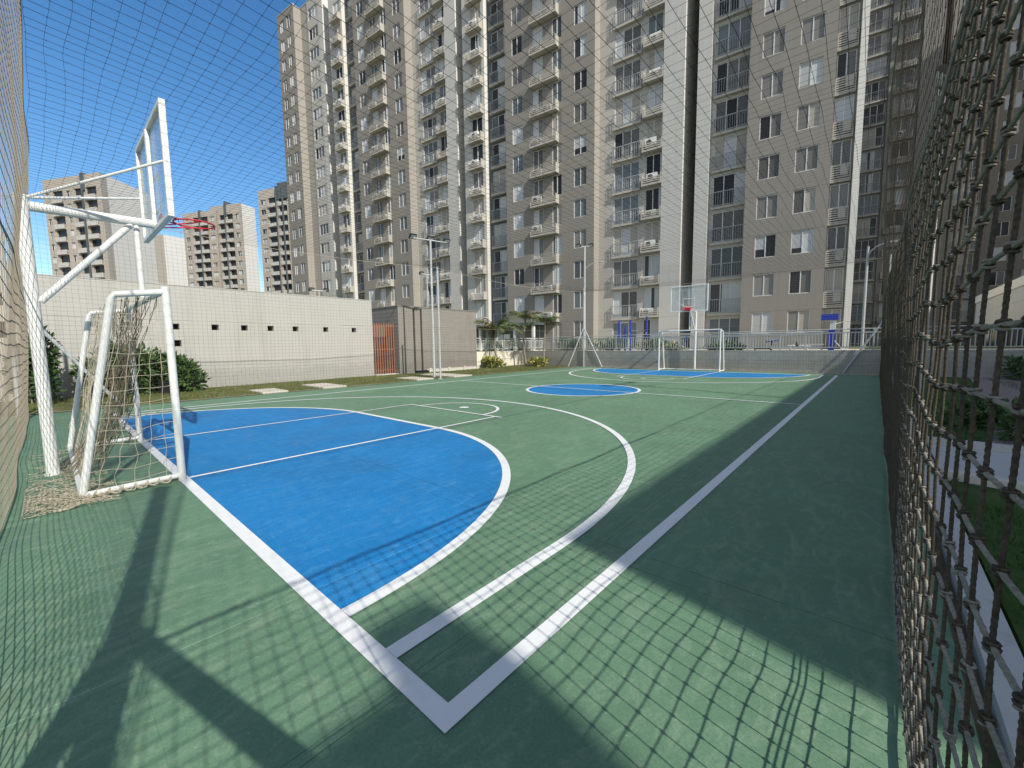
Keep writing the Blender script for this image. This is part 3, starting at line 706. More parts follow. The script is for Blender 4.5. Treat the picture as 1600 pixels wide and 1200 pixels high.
def make_hoop(label, flip):
    X = -6.33
    o = thing('basketball_hoop', label, 'basketball hoop', (X, CL if flip else 0, 0), math.pi if flip else 0, 'basketball hoops at both ends of the court')
    rp = 0.060
    mb = MB(); mb.tube([(0.0, -0.96, 0.0), (0.0, -0.96, 3.30)], rp, 20); mb.tube([(0, -0.96, 3.30), (0, -0.96, 3.318)], rp * 1.08, 20); mb.tube([(0, -0.96, 0), (0, -0.96, 0.015)], rp * 1.35, 20)
    mb.build('pole', WP, o, False)
    mb = MB(); mb.tube([(0, -0.90, 3.20), (0, 0.215, 3.22)], 0.056, 16); mb.build('arm', WP, o)
    mb = MB(); mb.tube([(0, -0.90, 2.10), (0, -0.02, 3.17)], 0.037, 14); mb.build('brace', WP, o)
    mb = MB(); mb.tube([(0, 0.03, 2.22), (0, 0.03, 3.17)], 0.031, 14); mb.build('strut', WP, o)
    for s in (-1, 1):
        mb = MB(); mb.tube([(0, -0.93, 3.29), (s * 0.93, 0.215, 3.78)], 0.016, 8); mb.build('stay_rod', WP, o)
    bz0, bz1, hw, by = 3.14, 4.50, 0.955, 0.25
    bo = MB(); t = 0.055
    bo.box(-hw, hw, by - 0.035, by + 0.03, bz1 - t, bz1); bo.box(-hw, hw, by - 0.035, by + 0.03, bz0, bz0 + t)
    for s in (-1, 1):
        x0, x1 = sorted((s * hw, s * (hw - t))); bo.box(x0, x1, by - 0.035, by + 0.03, bz0 + t, bz1 - t)
    bo.box(-0.045, 0.045, by - 0.05, by - 0.006, bz0 + t, bz1 - t)
    bd = bevel(bo.build('backboard', WP, o), 0.006)
    gl = MB(); gl.box(-hw + t, hw - t, by - 0.003, by + 0.006, bz0 + t, bz1 - t); gl.build('panel', M['acryl'], bd)
    li = MB(); y0, y1 = by + 0.009, by + 0.0115
    wq, zq0, zq1, lt = 0.31, 3.36, 3.84, 0.045
    li.box(-wq, wq, y0, y1, zq1 - lt, zq1); li.box(-wq, wq, y0, y1, zq0, zq0 + lt)
    li.box(-wq, -wq + lt, y0, y1, zq0 + lt, zq1 - lt); li.box(wq - lt, wq, y0, y1, zq0 + lt, zq1 - lt)
    li.build('target_square', WP, bd)
    rc, rr, rz = by + 0.05 + 0.13 + 0.24, 0.24, 3.32
    mb = MB(); mb.tube([(rr * math.cos(2 * math.pi * k / 40), rc + rr * math.sin(2 * math.pi * k / 40), rz) for k in range(41)], 0.0105, 8, 0, False)
    for s in (-1, 1):
        mb.tube([(s * 0.07, by + 0.03, rz + 0.0), (s * 0.205, rc - 0.10, rz)], 0.009, 8)
        mb.tube([(s * 0.09, by + 0.03, rz - 0.11), (s * 0.17, rc - 0.05, rz - 0.03), (s * 0.225, rc + 0.03, rz - 0.006)], 0.009, 8)
    mb.box(-0.10, 0.10, by + 0.031, by + 0.045, rz - 0.14, rz + 0.04)
    for k in range(12):
        a = 2 * math.pi * k / 12; mb.tube([(rr * math.cos(a), rc + rr * math.sin(a), rz), (rr * math.cos(a) * 0.97, rc + rr * math.sin(a) * 0.97, rz - 0.035)], 0.005, 5)
    if flip: mb.box(-0.13, 0.13, by + 0.046, by + 0.16, rz - 0.12, rz + 0.03)
    mb.build('rim', M['red'], o, False)
    return o
make_hoop('white basketball hoop with a clear backboard seen from behind, above the near goal', False)
make_hoop('white basketball hoop facing the camera above the far goal', True)

# ------------------------------------------------------------------ apartment towers
FH, Z0 = 2.45, 1.10
AZ = rad(6.9)
EU = Vector((math.cos(AZ), math.sin(AZ), 0)); EN = Vector((math.sin(AZ), -math.cos(AZ), 0))
FP = Vector((-3.7, 30.5, 0))
def wall_grid(mb, x0, x1, y, z0, z1, holes, depth=0.14, m=0, mr=None):
    """front face at y (looking towards -y) with real openings; reveals go to y + depth"""
    if mr is None: mr = m
    xs = sorted({x0, x1} | {h[0] for h in holes} | {h[1] for h in holes}); zs = sorted({z0, z1} | {h[2] for h in holes} | {h[3] for h in holes})
    import bisect
    blocked = set()
    for h in holes:
        for i in range(bisect.bisect_left(xs, h[0]), bisect.bisect_left(xs, h[1])):
            for j in range(bisect.bisect_left(zs, h[2]), bisect.bisect_left(zs, h[3])): blocked.add((i, j))
    for i in range(len(xs) - 1):
        j = 0
        while j < len(zs) - 1:
            if (i, j) in blocked: j += 1; continue
            k = j
            while k + 1 < len(zs) - 1 and (i, k + 1) not in blocked: k += 1
            mb.quad((xs[i], y, zs[j]), (xs[i + 1], y, zs[j]), (xs[i + 1], y, zs[k + 1]), (xs[i], y, zs[k + 1]), m); j = k + 1
    for a, b, c, d in (h[:4] for h in holes):
        yy = y + depth
        mb.quad((a, y, c), (a, y, d), (a, yy, d), (a, yy, c), mr); mb.quad((b, y, c), (b, yy, c), (b, yy, d), (b, y, d), mr)
        mb.quad((a, y, c), (a, yy, c), (b, yy, c), (b, y, c), mr); mb.quad((a, y, d), (b, y, d), (b, yy, d), (a, yy, d), mr)
_wc = {}
def window_meshes(wd, ht, n, var):
    key = (round(wd, 2), round(ht, 2), n, var)
    if key in _wc: return _wc[key]
    f = MB(); t = 0.045
    f.box(-wd / 2, wd / 2, 0.05, 0.12, 0, t); f.box(-wd / 2, wd / 2, 0.05, 0.12, ht - t, ht)
    f.box(-wd / 2, -wd / 2 + t, 0.05, 0.12, t, ht - t); f.box(wd / 2 - t, wd / 2, 0.05, 0.12, t, ht - t)
    for k in range(1, n):
        x = -wd / 2 + wd * k / n; f.box(x - 0.028, x + 0.028, 0.055, 0.11, t, ht - t)
    fm = f.mesh('window_frame', [M['alu']])
    p = MB(); rr = random.Random(hash(key) % 9999 + var * 31)
    base = rr.choice(GL); mats = []
    for k in range(n):
        a = -wd / 2 + t + (wd - 2 * t) * k / n; b = a + (wd - 2 * t) / n
        mk = base if rr.random() < 0.75 else rr.choice(GL)
        yy = 0.085 + 0.014 * (k % 2); mats.append(M[mk])
        p.quad((a, yy, t), (b, yy, t), (b, yy, ht - t), (a, yy, ht - t), k)
    pm = p.mesh('window_pane', mats)
    _wc[key] = (fm, pm); return _wc[key]
def put_window(par, name, x, y, z, wd, ht, n, nvar=9):
    fm, pm = window_meshes(wd, ht, n, R.randrange(nvar))
    o = link(name, fm, par, (x, y, z)); link('pane', pm, o); return o
_bc = {}
def put_balcony(par, x, y, z, wd, dep=0.24, left=None):
    key = ('b', round(wd, 2), dep)
    if key not in _bc:
        s = MB(); s.box(-wd / 2, wd / 2, -dep, 0.02, -0.16, 0.0)
        r = MB(); h = 1.0; yy = -dep + 0.04
        r.box(-wd / 2, wd / 2, yy - 0.025, yy + 0.025, h - 0.05, h); r.box(-wd / 2, wd / 2, yy - 0.02, yy + 0.02, 0.06, 0.10)
        n = int(wd / 0.14)
        for k in range(n + 1):
            xx = -wd / 2 + 0.015 + (wd - 0.03) * k / n; r.box(xx - 0.011, xx + 0.011, yy - 0.011, yy + 0.011, 0.10, h - 0.05)
        for sx in (-1, 1):
            a, b = sorted((sx * wd / 2, sx * (wd / 2 - 0.05)))
            r.box(a, b, yy + 0.026, 0.0, h - 0.048, h - 0.003)
            for q in range(2): r.box(sx * (wd / 2 - 0.03) - 0.011, sx * (wd / 2 - 0.03) + 0.011, yy + 0.06 + 0.08 * q, yy + 0.08 + 0.08 * q, 0.0, h - 0.049)
        _bc[key] = (s.mesh('balcony_slab', [M['ledge']]), r.mesh('balcony_rail', [M['rail']]))
    sm, rm = _bc[key]
    o = link('balcony', sm, par, (x, y, z)); link('railing', rm, o); return o
def put_ledge(par, x, y, z, wd, dep=0.5, style=0):
    var = R.randrange(5)
    key = ('l', round(wd, 2), dep, style)
    if key not in _bc:
        s = MB(); hh = 0.62
        if style == 2:
            s.box(-wd / 2, wd / 2, -dep, 0.01, -0.05, 0.04); s.box(-wd / 2, wd / 2, -dep, 0.01, 0.84, 0.93); s.box(-wd / 2 + 0.04, wd / 2 - 0.04, -0.012, 0.012, 0.04, 0.84, 1)
            s.box(-wd / 2, -wd / 2 + 0.05, -dep + 0.002, 0.01, 0.04, 0.84); s.box(wd / 2 - 0.05, wd / 2, -dep + 0.002, 0.01, 0.04, 0.84)
            for k in range(6): s.box(-wd / 2 + 0.05, wd / 2 - 0.05, -dep + 0.004, -dep + 0.03, 0.06 + 0.13 * k, 0.14 + 0.13 * k)
            s.box(-0.02, 0.36, -dep - 0.03, -dep + 0.003, 0.30, 0.83)
            _bc[key] = s.mesh('ac_ledge', [M['ledge'], M['dark']])
    if style == 2: return link('louvre_panel', _bc[key], par, (x, y, z))
    if key not in _bc:
        s = MB(); hh = 0.62
        s.box(-wd / 2, wd / 2, -dep, 0.02, -0.14, 0.0)
        s.box(-wd / 2, -wd / 2 + 0.08, -dep, 0.0, 0.0, hh if style == 0 else hh * 0.6); s.box(wd / 2 - 0.08, wd / 2, -dep, 0.0, 0.0, hh)
        if style == 2:
            s.box(-wd / 2 + 0.08, wd / 2 - 0.08, -dep, -dep + 0.06, 0.36, hh)
        for k in range(3 if style != 2 else 2):
            zz = 0.08 + 0.14 * k; s.box(-wd / 2 + 0.08, wd / 2 - 0.08, -dep + 0.005, -dep + 0.04, zz, zz + 0.07)
        if style == 1:
            for k in range(3): s.box(-wd / 2 + 0.08, wd / 2 - 0.08, -dep + 0.01, -dep + 0.035, 0.52 + 0.12 * k, 0.545 + 0.12 * k)
            s.box(-wd * 0.1, -wd * 0.1 + 0.05, -dep + 0.045, -dep + 0.085, 0.0, 0.82)
        _bc[key] = s.mesh('ac_ledge', [M['ledge']])
    o = link('ac_ledge', _bc[key], par, (x, y, z))
    for k in range(1 if wd < 1.9 else R.choice((1, 1, 2))):
        kk = ('ac', var)
        if kk not in _bc:
            a = MB(); h = 0.50 + 0.03 * var; a.box(-0.40, 0.40, -0.14, 0.14, 0.0, h)
            for j in range(20):
                t0 = 2 * math.pi * j / 20; t1 = 2 * math.pi * (j + 1) / 20
                a.tri((-0.12, -0.143, h / 2), (-0.12 + 0.2 * math.cos(t0), -0.143, h / 2 + 0.2 * math.sin(t0)), (-0.12 + 0.2 * math.cos(t1), -0.143, h / 2 + 0.2 * math.sin(t1)), 1)
            for j in range(5): a.box(-0.12 - 0.19, -0.12 + 0.19, -0.155, -0.148, h / 2 - 0.16 + 0.08 * j, h / 2 - 0.15 + 0.08 * j, 0)
            _bc[kk] = a.mesh('ac_unit', [M['ac'], M['dark']])
        if R.random() < 0.86: link('ac_unit', _bc[kk], o, ((-wd / 2 + 0.55 + 1.0 * k) if wd > 1.9 else R.uniform(-0.15, 0.15), -dep / 2, 0.01 + R.choice((0, 0, 0.18))))
    return o

def tower(label, u0, segs, nf, top, vis, name='apartment_tower', gaps=True, back=14, origin=None, az=None, group='taupe and cream apartment towers behind the court'):
    """segs: list of (ua, ub, v, material, items); items: (kind, ua, ub) repeated on every floor"""
    az = AZ if az is None else az
    org = FP + EU * u0 if origin is None else Vector(origin)
    o = thing(name, label, 'apartment building', (org.x, org.y, 0), az, group)
    mats = ['taupe', 'tan', 'beige', 'grey', 'white', 'slate', 'roof', 'taupe_dark', 'grey_dark']
    mi = {k: i for i, k in enumerate(mats)}
    mb = MB(); zt = top
    prev = None
    for ua, ub, v, mk, items, right in segs:
        xa, xb = ua - u0, ub - u0; y = -v; holes = []
        for it in items:
            kind, a, b = it[:3]
            for f in range(nf):
                z = Z0 + FH * f
                if kind == 'w': h = (a - u0, b - u0, z + 0.95, z + 2.37)
                elif kind == 'g': h = (a - u0, b - u0, z + 0.06, z + 2.12)
                elif kind == 'e': h = (a - u0, b - u0, z + 0.98, z + 2.34)
                elif kind in 'acd': h = (a - u0, b - u0, z + 0.62, z + 2.28)
                elif kind == 's': h = (a - u0, b - u0, z + 0.85, z + 2.2)
                else: continue
                if h[3] < zt - 0.3: holes.append(h)
        wall_grid(mb, xa, xb, y, 0.0, zt, holes, 0.14, mi[mk])
        mb.quad((xa, y, zt), (xb, y, zt), (xb, back, zt), (xa, back, zt), mi['roof'])
        if prev is not None:
            (py, pm) = prev; mk2 = pm if y > py else mk
            if abs(py - y) > 1e-6:
                mb.quad((xa, py, 0), (xa, y, 0), (xa, y, zt), (xa, py, zt), mi[mk2])
        prev = (y, right or mk)
        for it in items:
            kind, a, b = it[:3]; xm = (a + b) / 2 - u0; wd = b - a
            for f in range(nf):
                z = Z0 + FH * f
                if z > vis or z + 2.4 > zt - 0.3: continue
                if kind == 'w': put_window(o, 'window', xm, y, z + 0.95, wd, 1.42, 2)
                elif kind == 's': put_window(o, 'wide_window', xm, y, z + 0.85, wd, 1.35, 3)
                elif kind == 'g':
                    put_window(o, 'balcony_door', xm, y, z + 0.06, wd, 2.06, 3 if wd > 1.6 else 2)
                    if f > 0: put_balcony(o, xm + 0.02, y, z + 0.02, wd + 0.22)
                elif kind in 'acde':
                    put_window(o, 'bay_window', xm, y, z + (0.98 if kind == 'e' else 0.62), wd, 1.36 if kind == 'e' else 1.66, 2 if wd > 0.8 else 1)
                    if f > 0:
                        if kind == 'a': put_ledge(o, xm, y, z + 0.10, wd + 0.35, 0.5, 0)
                        elif kind == 'c': put_ledge(o, (it[3] + it[4]) / 2 - u0, y, z + 0.05, it[4] - it[3], 0.5, 1)
                        elif kind == 'e': put_ledge(o, xm, y, z + 0.03, wd + 0.06, 0.12, 2)
    xl, xr = segs[0][0] - u0, segs[-1][1] - u0
    yl, yr = -segs[0][2], -segs[-1][2]
    ml, mr_ = mi[segs[0][3]], mi[segs[-1][5] or segs[-1][3]]
    mb.quad((xl, back, 0), (xl, yl, 0), (xl, yl, zt), (xl, back, zt), ml); mb.quad((xr, yr, 0), (xr, back, 0), (xr, back, zt), (xr, yr, zt), mr_)
    mb.quad((xr, back, 0), (xl, back, 0), (xl, back, zt), (xr, back, zt), 0)
    mb.build('wall', [M[k] for k in mats], o)
    # parapet coping
    cp = MB()
    for ua, ub, v, mk, items, right in segs: cp.box(ua - u0 - 0.02, ub - u0 - 0.001, -v - 0.04, -v + 0.2, zt - 0.001, zt + 0.10)
    cp.build('parapet', M['beige'], o)
    return o
NF = 18
TOP = 46.0
tower('leftmost tall apartment tower, its parapet and corner clear against the sky', -58.74, [
    (-58.74, -54.65, 0, 'taupe', [('w', -58.05, -57.05), ('w', -56.35, -55.35)], 'tan'),
    (-54.65, -53.0, -1.0, 'tan', [], None),
    (-53.0, -50.4, -0.9, 'beige', [('s', -52.75, -50.75)], None),
    (-50.4, -49.6, -0.9, 'grey', [], 'white')], NF, TOP, 99)
def unit(u, first=True):
    """the repeated tower: u is the left edge of its taupe face (8.5 m wide)"""
    return [
        (u - 5.2, u - 2.62, -0.4, 'grey', [('a', u - 4.25, u - 2.95)], 'white'),
        (u - 2.62, u, -1.0, 'slate', [('g', u - 2.25, u - 0.08)], None),
        (u, u + 8.5, 0, 'taupe', [('w', u + 0.72, u + 1.82), ('c', u + 2.85, u + 3.85, u + 2.80, u + 5.35), ('d', u + 4.72, u + 5.62), ('w', u + 6.72, u + 7.85)], 'tan'),
        (u + 8.5, u + 12.0, -1.0, 'beige', [('g', u + 9.75, u + 11.75)], None),
        (u + 12.0, u + 13.55, -1.0, 'beige', [('a', u + 12.25, u + 13.35)], None),
        (u + 13.55, u + 15.0, -0.55, 'grey', [], 'white')]
tower('second apartment tower from the left, with taupe centre and stacked ledges', -47.5, unit(-42.35), NF, TOP, 42)
tower('third apartment tower from the left, left of the black slot behind the far hoop', -26.4, unit(-21.17), NF, TOP, 33)
tower('apartment tower right of the black slot, with the widest windows', -5.32, [
    (-5.32, -4.45, -0.55, 'grey', [], None),
    (-4.45, -2.11, -1.0, 'grey', [('g', -4.2, -2.2)], None),
    (-2.11, 2.30, 0, 'taupe', [('w', -1.44, -0.26), ('w', 0.53, 1.69)], 'tan'),
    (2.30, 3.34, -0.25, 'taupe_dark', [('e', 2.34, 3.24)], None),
    (3.34, 3.66, 0.15, 'white', [], 'white')], NF, TOP, 26)
# towers further back, seen through the rope net on the right
eo = FP + Vector((0, 0, 0))
def far_tower(label, x0, y0, segs, vis, top=44, az=None):
    tower(label, 0, segs, 17, top, vis, origin=(x0, y0, 0), az=az, back=12)
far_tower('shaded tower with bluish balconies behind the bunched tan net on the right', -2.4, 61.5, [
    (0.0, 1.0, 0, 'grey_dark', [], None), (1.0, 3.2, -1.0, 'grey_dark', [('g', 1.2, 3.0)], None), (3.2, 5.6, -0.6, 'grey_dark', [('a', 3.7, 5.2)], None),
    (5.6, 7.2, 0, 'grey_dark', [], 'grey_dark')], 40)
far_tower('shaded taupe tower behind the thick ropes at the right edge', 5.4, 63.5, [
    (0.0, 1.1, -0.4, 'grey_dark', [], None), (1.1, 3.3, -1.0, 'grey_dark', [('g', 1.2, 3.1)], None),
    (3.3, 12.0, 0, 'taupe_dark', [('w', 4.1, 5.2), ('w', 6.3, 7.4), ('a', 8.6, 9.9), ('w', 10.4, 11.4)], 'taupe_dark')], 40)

tower('unseen apartment tower added out of frame on the right to shade the towers behind the rope net', 0, [  # out of view, added to cast shade on the far towers
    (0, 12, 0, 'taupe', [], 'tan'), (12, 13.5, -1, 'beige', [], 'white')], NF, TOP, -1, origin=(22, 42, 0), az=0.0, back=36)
# distant towers on the left
def distant(label, corner, left_pt, right_pt, h, cols, mat_front, mat_side, side_tan=None, group='distant apartment towers on the left', extra=None):
    c = Vector((*corner, 0)); l = Vector((*left_pt, 0)); r = Vector((*right_pt, 0))
    o = thing('apartment_tower', label, 'apartment building', (l.x, l.y, 0), math.atan2((c - l).y, (c - l).x), group)
    W = (c - l).length; ex = (c - l).normalized(); q = r - c
    dx, dy = q.dot(ex), q.dot(Vector((-ex.y, ex.x, 0)))
    mats = [M[mat_front], M[mat_side], M['tan'], M['roof'], M['slate'], M['dark']]
    mb = MB(); nf = int((h - 1.5) / FH); holes = []
    for kind, a, b in cols:
        for f in range(nf):
            z = 1.0 + FH * f
            holes.append((a * W, b * W, z + 0.9, z + 2.1) if kind == 'w' else (a * W, b * W, z + 0.75, z + 2.25))
    wall_grid(mb, 0, W, 0, 0, h, holes, 0.3 , 0)
    # sides, roof, back
    t = 0.12 if side_tan else 0
    p0 = Vector((W, 0, 0)); p1 = Vector((W + dx, dy, 0)); pm_ = p0.lerp(p1, t)
    if t: mb.quad(p0, pm_, pm_ + Vector((0, 0, h)), p0 + Vector((0, 0, h)), 2)
    mb.quad(pm_, p1, p1 + Vector((0, 0, h)), pm_ + Vector((0, 0, h)), 1)
    pb = Vector((dx, dy, 0))
    mb.quad(p1, pb, pb + Vector((0, 0, h)), p1 + Vector((0, 0, h)), 0); mb.quad(pb, (0, 0, 0), (0, 0, h), pb + Vector((0, 0, h)), 0)
    mb.quad((0, 0, h), (W, 0, h), p1 + Vector((0, 0, h)), pb + Vector((0, 0, h)), 3)
    mb.build('wall', mats, o)
    for kind, a, b in cols:
        for f in range(nf):
            z = 1.0 + FH * f; xm = (a + b) / 2 * W; wd = (b - a) * W
            if z + 2 < 9: continue
            if kind == 'w': put_window(o, 'window', xm, 0.1, z + 0.9, wd, 1.2, 2, 5)
            else:
                kk = ('rec', round(wd, 2))
                if kk not in _bc:
                    s = MB(); s.quad((-wd / 2, 0.29, 0.75), (wd / 2, 0.29, 0.75), (wd / 2, 0.29, 2.25), (-wd / 2, 0.29, 2.25), 1)
                    s.box(-wd / 2, wd / 2, -0.35, -0.25, -0.1, 0.78, 0); s.box(-wd / 2, wd / 2, -0.25, 0.0, -0.1, 0.0, 0)
                    _bc[kk] = s.mesh('balcony', [M['grey'], M['g_dark']])
                link('balcony', _bc[kk], o, (xm, 0, z))
    if extra:
        for a, b, hh in extra:
            e = MB(); e.box(a * W, b * W, -0.25, 4.0, h - 3, h + hh * 0.6, 0); e.box(a * W + 0.45 * (b - a) * W, a * W + 0.55 * (b - a) * W, -0.55, -0.26, 4, h, 0); e.build('stair_core', M['slate'], o)
    return o
def ray_far(px, py, D):
    d = r2 * ((px - 800) / F_PX) - u2 * ((py - 600) / F_PX) + fw; hz = math.hypot(d.x, d.y)
    return (cam_loc.x + d.x / hz * D, cam_loc.y + d.y / hz * D), cam_loc.z + d.z / hz * D
def rp(px, D): return ray_far(px, 555, D)[0]
c, hT = ray_far(155, 269, 112)
distant('farthest left distant tower, with a long blank pale side wall', c, rp(97, 125), rp(258, 121), hT,
        [('w', 0.03, 0.10), ('b', 0.16, 0.34), ('w', 0.40, 0.47), ('b', 0.54, 0.70), ('b', 0.74, 0.92)], 'far_front', 'far_side', True, extra=[(0.70, 0.735, 0.5)])
c, hT = ray_far(255, 366, 160)
distant('low distant block with a blank pale wall beneath the backboard', c, rp(257, 163), rp(310, 163), hT, [], 'far_front', 'far_side', False)
c, hT = ray_far(337, 328, 140)
distant('narrow distant tower with balcony stack, just right of the near rim', c, rp(304, 149), rp(354, 141), hT,
        [('w', 0.05, 0.17), ('b', 0.30, 0.50), ('b', 0.54, 0.74), ('w', 0.80, 0.94)], 'far_front', 'far_front', False, extra=[(0.50, 0.54, 0.6)])
c, hT = ray_far(374, 317, 134)
distant('distant tower with a sunlit tan corner in the middle of the skyline gap', c, rp(346, 142), rp(414, 137), hT,
        [('w', 0.06, 0.20), ('b', 0.30, 0.50), ('b', 0.55, 0.75), ('w', 0.82, 0.96)], 'far_front', 'far_side', True, extra=[(0.50, 0.55, 1.5)])
c, hT = ray_far(458, 288, 120)
distant('distant tower with grey balconies, touching the leftmost tall tower', c, rp(420, 129), rp(475, 123), hT,
        [('w', 0.06, 0.20), ('b', 0.28, 0.50), ('b', 0.58, 0.80)], 'far_front', 'far_side', False, extra=[(0.51, 0.56, 0.5), (0.58, 0.86, 1.5)])

# ------------------------------------------------------------------ long cream wall, gate, brown block
o = thing('boundary_wall', 'long cream block wall with a row of small square holes', 'wall', (-18.3, 0, 0))
mb = MB(); hs = []
for y in (2.36, 3.59, 4.59, 5.57, 6.58, 7.93, 9.33): hs.append((y - 0.12, y + 0.12, 2.25, 2.47))
hs.append((2.24, 2.5, 1.63, 1.86))
# built facing +x: swap axes of a wall facing -y
tmp = MB(); wall_grid(tmp, -0.95, 10.34, 0.0, -0.05, 3.86, hs, 0.28, 0)
mb.v = [(-y, x, z) for x, y, z in tmp.v]; mb.f = tmp.f; mb.mi = tmp.mi
mb.quad((0, -0.95, -0.05), (-0.4, -0.95, -0.05), (-0.4, -0.95, 3.86), (0, -0.95, 3.86)); mb.quad((0, 10.34, -0.05), (0, 10.34, 3.86), (-0.4, 10.34, 3.86), (-0.4, 10.34, -0.05))
mb.quad((0, -0.95, 3.86), (-0.4, -0.95, 3.86), (-0.4, 10.34, 3.86), (0, 10.34, 3.86)); mb.quad((-0.4, -0.95, -0.05), (-0.4, 10.34, -0.05), (-0.4, 10.34, 3.86), (-0.4, -0.95, 3.86))
mb.build('wall_face', M['block_beige'], o)
mb = MB()
for a, b, c_, d in hs: mb.quad((-0.27, a, c_), (-0.27, b, c_), (-0.27, b, d), (-0.27, a, d))
mb.build('hole_backing', M['dark'], o)
cp = MB(); cp.box(-0.41, 0.012, -0.96, 10.342, 3.861, 3.89); cp.build('coping', M['block_beige'], o)
o = thing('outbuilding', 'grey building with dark window bands, left of the cream wall end', 'building', (-19.2, -1.05, 0))
mb = MB(); wall = MB(); wall_grid(wall, 0, 14, 0, -0.05, 4.2, [(0.6, 13.4, 1.95, 2.45), (0.6, 13.4, 2.95, 3.35)], 0.25, 0)
mb.v = [(-y, x - 14, z) for x, y, z in wall.v]; mb.f = wall.f; mb.mi = wall.mi
mb.quad((0, 0, -0.05), (-8, 0, -0.05), (-8, 0, 4.2), (0, 0, 4.2)); mb.quad((0, 0, 4.2), (-8, 0, 4.2), (-8, -14, 4.2), (0, -14, 4.2))
mb.build('wall', M['pale_wall'], o)
for z0_, z1_ in ((1.95, 2.45), (2.95, 3.35)):
    f = MB(); f.quad((-0.2, -13.4, z0_), (-0.2, -0.6, z0_), (-0.2, -0.6, z1_), (-0.2, -13.4, z1_)); f.build('window', M['g_dark'], o)

o = thing('slatted_gate', 'terracotta slatted gate between the cream wall and the brown block', 'gate', (-18.55, 10.37, 0))
mb = MB(); n = 10
for k in range(n):
    y = 0.05 + 1.28 * k / (n - 1); mb.box(-0.03, 0.03, y - 0.028, y + 0.028, 0.08, 2.75)
mb.build('slats', M['terra'], o)
mb = MB()
for z in (0.25, 1.35, 2.6): mb.box(-0.075, -0.031, 0.0, 1.37, z, z + 0.06)
mb.build('rail', M['terra'], o)
mb = MB(); mb.box(-0.12, 0.35, 0.02, 1.36, -0.05, 0.07); mb.build('threshold', M['pale_wall'], o)
mb = MB(); mb.box(-0.9, -0.85, 0, 1.36, 0, 2.7); mb.build('backdrop_panel', M['taupe_dark'], o)

o = thing('brown_outbuilding', 'brown clad flat-roofed block with two dark vertical slots', 'building', (-18.1, 11.75, 0))
mb = MB(); tmp = MB(); wall_grid(tmp, 0, 5.75, 0, 0.0, 3.67, [(0.93, 1.06, 0.12, 3.62), (1.42, 1.55, 0.12, 3.62)], 0.3, 0)
mb.v = [(-y, x, z) for x, y, z in tmp.v]; mb.f = tmp.f; mb.mi = tmp.mi
mb.quad((0, 0, 0), (0, 0, 3.67), (-4, 0, 3.67), (-4, 0, 0)); mb.quad((0, 5.75, 0), (-4, 5.75, 0), (-4, 5.75, 3.67), (0, 5.75, 3.67))
mb.quad((0, 0, 3.67), (0, 5.75, 3.67), (-4, 5.75, 3.67), (-4, 0, 3.67)); mb.quad((-4, 0, 0), (-4, 0, 3.67), (-4, 5.75, 3.67), (-4, 5.75, 0))
mb.build('wall', M['block_brown'], o)
mb = MB()
for a in (0.93, 1.42): mb.quad((-0.28, a, 0.12), (-0.28, a + 0.13, 0.12), (-0.28, a + 0.13, 3.62), (-0.28, a, 3.62))
mb.build('slot', M['dark'], o)
cp = MB(); cp.box(-4.03, 0.03, -0.03, 5.78, 3.672, 3.72); cp.build('coping', M['block_brown'], o)
mb = MB(); mb.box(0.002, 0.10, 1.75, 5.72, 0.0, 0.20)
mb.build('plinth', M['pale_wall'], o)
mb = MB()
for y in (1.85, 3.25, 4.5, 5.6): mb.box(0.102, 0.16, y, y + 0.14, 0.0, 0.27)
mb.build('plinth_pier', M['pale_wall'], o)
mb = MB(); mb.box(0.003, 0.3, 0.95, 1.7, 0.0, 0.16); mb.build('meter_box', M['dark'], o)

# ------------------------------------------------------------------ far retaining wall, terrace, railings
o = thing('retaining_wall', 'low grey block retaining wall behind the far goal', 'wall', (0, 23.12, 0))
mb = MB(); mb.box(-18.85, 9.0, 0, 0.25, -0.05, 1.09); bevel(mb.build('wall_body', M['block_grey'], o), 0.01)
mb = MB(); mb.box(-13.0, 1.5, -0.16, -0.001, -0.02, 0.035); mb.build('footing', M['pale_wall'], o)
o = thing('garden_wall', 'sunlit cream garden wall behind the palms', 'wall', (-18.9, 17.55, 0))
mb = MB(); mb.box(-0.25, 0, 0, 8.4, -0.05, 1.10); bevel(mb.build('wall_body', M['garden_cream'], o), 0.01)
g = MB(); g.box(-60, -19.16, 17.55, 23.369, 0.0, 1.02); struct(g.build('terrace', M['turf']))
g = MB(); g.box(-120, 60, 23.37, 140, 0.0, 1.018); struct(g.build('terrace', M['turf']))
g = MB(); g.box(-16.0, 8.9, 26.3, 29.3, 1.0, 1.045); struct(g.build('terrace_path', M['stone']))
def railing(label, x0, x1, y, zb, h, mat, step=0.13, n_post=8, loc=None, rz=0):
    o = thing('railing', label, 'railing', loc or (0, y, zb), rz)
    for k in range(n_post + 1):
        x = x0 + (x1 - x0) * k / n_post; p = MB(); p.box(x - 0.03, x + 0.03, -0.03, 0.03, -0.12, h + 0.12); p.build('post', mat, o)
    mb = MB(); mb.box(x0, x1, -0.025, 0.025, h - 0.06, h - 0.01); mb.box(x0, x1, -0.02, 0.02, 0.06, 0.10)
    mb.build('rail', mat, o)
    mb = MB(); n = int((x1 - x0) / step)
    for k in range(n + 1):
        x = x0 + (x1 - x0) * k / n; mb.box(x - 0.014, x + 0.014, -0.012, 0.012, 0.101, h - 0.061)
    mb.build('pickets', mat, o)
    mb = MB(); mb.tube([(x0, 0.0, h + 0.12), (x1, 0, h + 0.12)], 0.022, 8); mb.build('handrail', mat, o)
    return o
railing('long pale grey picket railing on the terrace behind the far goal', -18.7, 8.5, 23.25, 1.14, 0.78, M['railw'], n_post=11)
